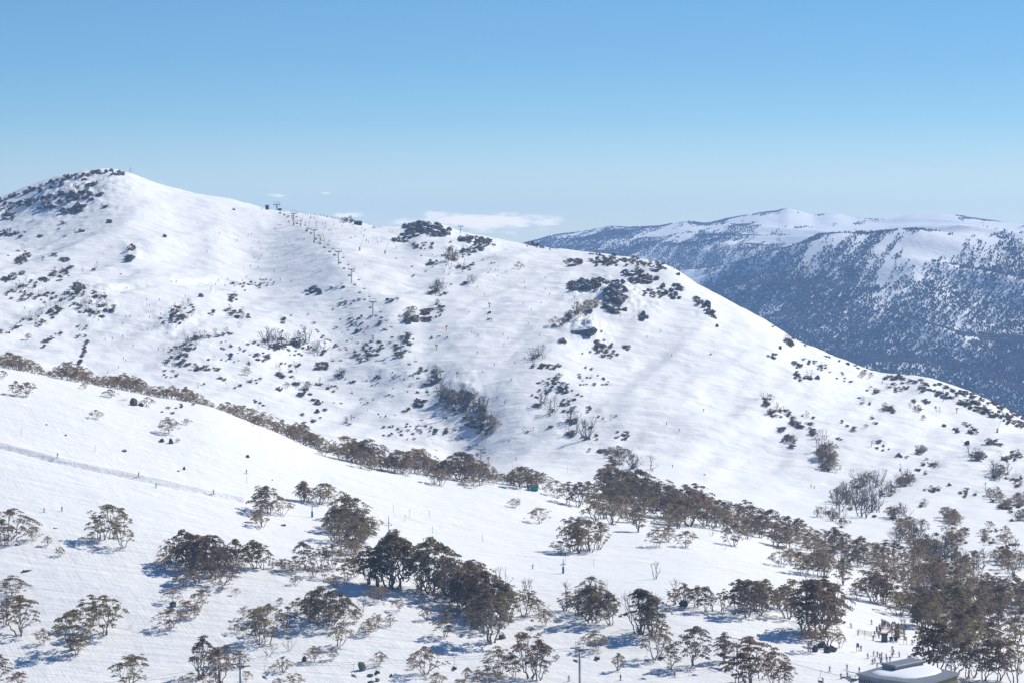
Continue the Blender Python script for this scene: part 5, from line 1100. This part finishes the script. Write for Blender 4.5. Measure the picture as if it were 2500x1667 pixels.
# skyline lift mast
p = hit(1124, 571); t = empty("lift_mast", p); m = MB(); m.tube([(0, 0, -.5), (0, 0, 5.5)], .25, 6); m.build("pole", M_DARKSTEEL, t); m = MB(); m.box((0, 0, 5.4), (4.4, .4, .35)); m.tube([(-2, 0, 6.4), (2, 0, 6.4)], .1, 5)
for s in (-1, 1): m.tube([(s*1.4, 0, 5.4), (s*1.7, 0, 6.4)], .08, 5)
m.build("crossarm", M_DARKSTEEL, t); tag(t, "small dark lift mast on the skyline below the clouds", "lift tower")
# skyline hut
p = hit(874, 549); t = empty("mountain_hut", p, .15); t.scale = (.85, .85, .8); m = MB(); m.box((0, 0, 1.1), (7, 4.6, 2.8)); m.build("wall", M_GREYWOOD, t)
m = MB(); m.add([(-3.9, -2.7, 2.4), (3.9, -2.7, 2.4), (3.9, 2.7, 2.4), (-3.9, 2.7, 2.4), (-2.6, 0, 3.7), (2.6, 0, 3.7)], [(0, 1, 5, 4), (1, 2, 5), (2, 3, 4, 5), (3, 0, 4), (3, 2, 1, 0)]); m.build("roof", M_DARKSTEEL, t)
m = MB(); m.box((-1.8, -2.53, 1.6), (1.4, .08, 1.1)); m.box((1.8, -2.53, 1.6), (1.4, .08, 1.1)); m.build("window", M_RUBBER, t)
m = MB(); m.box((0, -2.53, 1.0), (1.0, .08, 2.0)); m.build("door", M_DARKSTEEL, t)
tag(t, "weathered dark hut beside trees on the skyline", "hut")
# green hut
p = hit(1300, 1197); t = empty("green_hut", p, .25); k = p.y/F; W = 24*k; H = 12*k
m = MB(); m.box((0, 0, H*.42), (W, W*.7, H*.9)); m.build("wall", M_GREEN, t)
m = MB(); m.add([(-W*.56, -W*.42, H*.85), (W*.56, -W*.42, H*.85), (W*.56, W*.42, H*.85), (-W*.56, W*.42, H*.85), (-W*.4, 0, H*1.25), (W*.4, 0, H*1.25)], [(0, 1, 5, 4), (1, 2, 5), (2, 3, 4, 5), (3, 0, 4), (3, 2, 1, 0)]); m.build("roof", M_GREYWOOD, t)
m = MB(); m.box((-W*.36, -W*.352, H*.45), (W*.2, .05, H*.6)); m.build("door", mat("pale canvas", (.45, .62, .55), .7), t)
m = MB()
for s in (-1, 1): m.tube([(s*W*.5, -W*.35, H*.85), (s*W*.68, -W*.6, 0)], .05, 4)
m.build("brace", M_GREEN, t); tag(t, "small bright green hut under gums at the run's foot", "hut")

# ------------------------------------------------------------------ lodge
def P3(px, py, z): 
    Y = -z*F/(py-HY); return Vector(((px-1250)/F*Y, Y, z))
ZE = -108.0; GZL = -121.0
t = empty("ski_lodge", ground(2210, 735))
inv = -t.location
def lmb(): return MB()
A_, B_, C_, D_, E_ = P3(2091, 1643, -108.1), P3(2205, 1611, -108.1), P3(2343, 1641, -107.9), P3(2243, 1669, -107.7), P3(2142, 1655, -107.7)
D2 = P3(2330, 1668, -107.9)
ring = [A_, E_, D_, C_, B_]
def prism(m, top, zb, mi=0):
    n = len(top); m.add([tuple(v+inv) for v in top]+[(v.x+inv.x, v.y+inv.y, zb+inv.z) for v in top], [tuple(range(n))]+[tuple(n+n-1-i for i in range(n))]+[(i, n+i, n+(i+1) % n, (i+1) % n) for i in range(n)], mi)
M_ROOF = mat("grey steel roofing", (.22, .235, .245), .5, .4, .2, vary=.08, scale=1); M_CLAD = mat("grey ribbed cladding", (.15, .16, .175), .6, .3, .1, vary=.1, scale=1); M_OLIVE = mat("olive cladding", (.17, .15, .075), .7, .3, vary=.15, scale=1)
M_GLASS = mat("dark window glass", (.02, .03, .045), .12, .6); M_FRAME = mat("pale window frames", (.45, .48, .5), .5, .4); M_TRIM = mat("pale roof trim", (.42, .44, .46), .5, .4)
def inset(v, c, k): return c+(v-c)*k
cen = (A_+C_+E_+B_+D_)/5
rin = [inset(v, cen, .955) for v in ring]
m = MB(); prism(m, [v-Vector((0, 0, .45)) for v in [rin[0], rin[1]]]+[rin[2]-Vector((0, 0, .45)), rin[3]-Vector((0, 0, .45)), rin[4]-Vector((0, 0, .45))], GZL); m.build("wall", [M_CLAD], t)
m = MB(); prism(m, ring, -108.55); 
m.build("roof", [M_ROOF], t)
# roof seams
m = MB()
for k in range(1, 22):
    a = A_.lerp(C_, k/22); 
    m.tube([tuple(a+inv+Vector((0, 0, .04))), tuple(a+inv+Vector((2.4, -8, .04)))], .03, 4)
# olive side wall panel and glazed front
def wall_panel(name, a, b, z0, z1, mtl, off=.08, parent=t):
    d = (b-a); d.z = 0; d.normalize(); nrm = Vector((d.y, -d.x, 0)); q = MB(); va, vb = a+nrm*off, b+nrm*off
    q.add([(va.x+inv.x, va.y+inv.y, z0+inv.z), (vb.x+inv.x, vb.y+inv.y, z0+inv.z), (vb.x+inv.x, vb.y+inv.y, z1+inv.z), (va.x+inv.x, va.y+inv.y, z1+inv.z),
           (a.x+inv.x, a.y+inv.y, z0+inv.z), (b.x+inv.x, b.y+inv.y, z0+inv.z), (b.x+inv.x, b.y+inv.y, z1+inv.z), (a.x+inv.x, a.y+inv.y, z1+inv.z)],
          [(0, 1, 2, 3), (7, 6, 5, 4), (0, 4, 5, 1), (1, 5, 6, 2), (2, 6, 7, 3), (3, 7, 4, 0)]); return q.build(name, mtl, parent)
wall_panel("side_wall", rin[2], rin[3], GZL, -108.6, M_OLIVE)
N = 8; a, b = rin[0], rin[1]
for k in range(N):
    u0, u1 = a.lerp(b, (k+.08)/N), a.lerp(b, (k+.92)/N)
    for r0, r1 in ((-110.3, -108.75), (-112.2, -110.5)):
        w = wall_panel("window", u0, u1, r0, r1, M_FRAME, .10)
        c0, c1 = u0.lerp(u1, .1), u0.lerp(u1, .9); wall_panel("pane", c0, c1, r0+.12, r1-.12, M_GLASS, .14, w)
# clerestory
ZC = -106.1
cl = [P3(2150, 1619, ZC-.15), P3(2186, 1626, ZC), P3(2258, 1611, ZC), P3(2225, 1604, ZC-.15)]
cc = sum(cl, Vector())/4; cli = [inset(v, cc, .93) for v in cl]
m = MB(); prism(m, [v-Vector((0, 0, .25)) for v in cli], -108.1); m.build("clerestory_wall", [M_CLAD], t)
m = MB(); prism(m, cl, ZC-.45); m.build("clerestory_roof", [M_ROOF], t)
m = MB(); m.tube([tuple(cl[1]+inv), tuple(cl[2]+inv)], .09, 5); m.tube([tuple(cl[0]+inv), tuple(cl[1]+inv)], .09, 5); m.tube([tuple(A_+inv), tuple(E_+inv), tuple(D_+inv)], .08, 5); m.build("roof_trim", [M_TRIM], t)
a, b = cli[0], cli[1]
for k in range(6):
    u0, u1 = a.lerp(b, (k+.08)/6), a.lerp(b, (k+.92)/6); w = wall_panel("window", u0, u1, -107.5, -106.0, M_FRAME, .08); wall_panel("pane", u0.lerp(u1, .12), u0.lerp(u1, .88), -107.4, -106.1, M_GLASS, .12, w)
# snow lying on the roof
OL = [(2128, 1641), (2150, 1635), (2184, 1636), (2203, 1629), (2222, 1621), (2245, 1618), (2272, 1623), (2298, 1635), (2301, 1641), (2286, 1648), (2260, 1654), (2236, 1658), (2206, 1659), (2182, 1655), (2160, 1653), (2145, 1651), (2135, 1646)]
o3 = [P3(x, y, -108.05) for x, y in OL]; c3 = sum(o3, Vector())/len(o3); m = MB(); rings = []
for kk, hz in ((1.0, .0), (.96, .3), (.82, .55), (.55, .8), (.28, .9)): rings.append([inset(v, c3, kk)+Vector((0, 0, hz)) for v in o3])
n = len(o3); vs = [tuple(v+inv) for r_ in rings for v in r_]+[tuple(c3+inv+Vector((0, 0, .92)))]
fs = []
for r_ in range(4):
    for i in range(n): fs.append((r_*n+(i+1) % n, r_*n+i, (r_+1)*n+i, (r_+1)*n+(i+1) % n)[::-1])
for i in range(n): fs.append((4*n+i, 4*n+(i+1) % n, 5*n))
m.add(vs, fs); m.build("roof_snow", [M_SNOWOBJ], t, True)
tag(t, "grey metal roofed lodge with snow on top, bottom right", "lodge")
# half-buried roof in the right hand wood
p = hit(2410, 1440); t = empty("snowy_cabin", p, -.35); k = p.y/F; W = 40*k
m = MB(); m.box((0, 0, .3), (W*.8, W*.45, 3.4)); m.build("wall", M_GREYWOOD, t)
m = MB(); m.add([(-W*.5, -W*.32, 1.6), (W*.5, -W*.32, 1.6), (W*.5, W*.32, 1.6), (-W*.5, W*.32, 1.6), (-W*.42, 0, 3.6), (W*.42, 0, 3.6)], [(0, 1, 5, 4), (1, 2, 5), (2, 3, 4, 5), (3, 0, 4), (3, 2, 1, 0)]); m.build("roof", M_SNOWOBJ, t)
m = MB(); m.box((0, -W*.226, .9), (1.2, .06, .8)); m.build("window", M_RUBBER, t); tag(t, "snow-roofed cabin half hidden in the right hand wood", "cabin")

# ------------------------------------------------------------------ lift queue furniture
def booth(px, py, w, h, label):
    p = hit(px, py); k = p.y/F; W = w*k; H = h*k; t = empty("lift_booth", p); m = MB(); m.box((0, 0, H*.42), (W*.8, W*.8, H*.9)); m.build("wall", M_DARKSTEEL, t)
    m = MB(); m.box((0, 0, H*.92), (W*1.15, W*1.15, H*.12), 0, 0, .8); m.build("roof", M_GREYWOOD, t); m = MB(); m.box((0, -W*.41, H*.55), (W*.5, .05, H*.35)); m.build("window", M_GLASS, t); tag(t, label, "booth")
booth(2159, 1566, 17, 21, "dark square lift booth below the queue")
booth(2190, 1556, 14, 20, "dark lift booth behind the leaning gum")
for px, lb in ((2176, "left arched black lift gate by the booth"), (2187, "right arched black lift gate with red base")):
    p = hit(px, 1564); k = p.y/F; t = empty("lift_gate", p); m = MB(); pts = []
    w, h = 4.2*k, 11*k; prof = [(-w, 0)]+[(-w*math.cos(a), h*.6+h*.4*math.sin(a)) for a in [i*math.pi/8 for i in range(9)]]+[(w, 0)]
    n = len(prof); m.add([(x, -.2, z) for x, z in prof]+[(x, .2, z) for x, z in prof], [tuple(range(n))[::-1], tuple(range(n, 2*n))]+[(i, (i+1) % n, n+(i+1) % n, n+i) for i in range(n)]); m.build("arch", M_RUBBER, t)
    m = MB(); m.box((0, -.25, .35), (w*1.6, .1, .5)); m.build("base", M_REDPAD if px == 2187 else M_STEEL, t); tag(t, lb, "gate")
p = hit(2177, 1556); m = MB(); m.tube([(0, 0, -.5), (0, 0, 3.2)], .12, 6); m.box((0, 0, 3.0), (.7, .3, .5)); o = m.build("signal_post", M_STEEL); o.location = p; tag(o, "grey signal post above the arched gates", "post")
for px, py, w, h, c1, c2, lb in ((2094, 1591, 7, 22, M_BLUEPAD, M_ORANGE, "tall blue sign on orange legs beside the piste"), (2210, 1573, 8, 20, mat("map panel", (.45, .42, .25), .6, vary=.5, scale=3), mat("yellow post paint", (.55, .42, .10), .6), "trail map board with yellow frame right of the gates")):
    p = hit(px, py); k = p.y/F; W = w*k; H = h*k; t = empty("sign_board", p); m = MB(); m.box((0, 0, H*.76), (W, .1, H*.46)); m.build("panel", c1, t)
    m = MB()
    for s in (-1, 1): m.box((s*W*.42, .08, H*.45), (.13, .13, H*1.05))
    m.build("post", c2, t); tag(t, lb, "sign")
M_NET = mat("orange net", (.7, .2, .1), .8, .2); M_NETG = mat("grey net", (.25, .28, .3), .8, .2)
def fence(pts, H, mt, label):
    P = [hit(*q) for q in pts]; t = empty("net_fence", P[0]); o0 = P[0]
    m = MB()
    for a, b in zip(P[:-1], P[1:]):
        for k in range(6): m.tube([tuple(a-o0+Vector((0, 0, .25+k*H/6))), tuple(b-o0+Vector((0, 0, .25+k*H/6)))], .03, 4)
        L = (b-a).length; n = max(2, int(L/.4))
        for k in range(n):
            q = a.lerp(b, k/n)-o0; m.tube([tuple(q+Vector((0, 0, .2))), tuple(q+Vector((0, 0, H)))], .015, 3)
    m.build("netting", mt, t)
    for q in P: 
        m = MB(); m.tube([tuple(q-o0-Vector((0, 0, .3))), tuple(q-o0+Vector((0, 0, H+.2)))], .05, 5); m.build("fence_post", M_GREYWOOD, t)
    tag(t, label, "fence")
fence([(2096, 1546), (2112, 1550), (2129, 1553)], 1.3, M_NETG, "sagging grey net fence left of the queue")
fence([(2140, 1535), (2155, 1538), (2170, 1541), (2182, 1543)], .9, M_NET, "orange queue netting around the waiting skiers")
fence([(2148, 1548), (2166, 1550)], .8, M_NET, "short orange net below the waiting skiers")

# ------------------------------------------------------------------ haze
HB = MB(); HB.box((0, 5400, -40), (26000, 13000, 0)); 
zlo = min(float(GZ.min()), float(MZ.min()))-1.5; zhi = max(float(GZ.max()), float(MZ.max()))+25
HB = MB(); HB.box((0, 3650, (zlo+zhi)/2), (26000, 9500, zhi-zlo))
hm = bpy.data.materials.new("haze air"); hm.use_nodes = True; ht = hm.node_tree; ht.nodes.clear()
ho = ht.nodes.new('ShaderNodeOutputMaterial'); hv = ht.nodes.new('ShaderNodeVolumePrincipled')
hv.inputs['Color'].default_value = (.33, .58, 1.0, 1); hv.inputs['Density'].default_value = 8.2e-5; hv.inputs['Anisotropy'].default_value = .0
ht.links.new(hv.outputs[0], ho.inputs['Volume'])
o = HB.build("haze", hm); tag(o, "thin blue mountain air", kind='stuff')
print("placed", nobj, "objects total", len(bpy.data.objects))
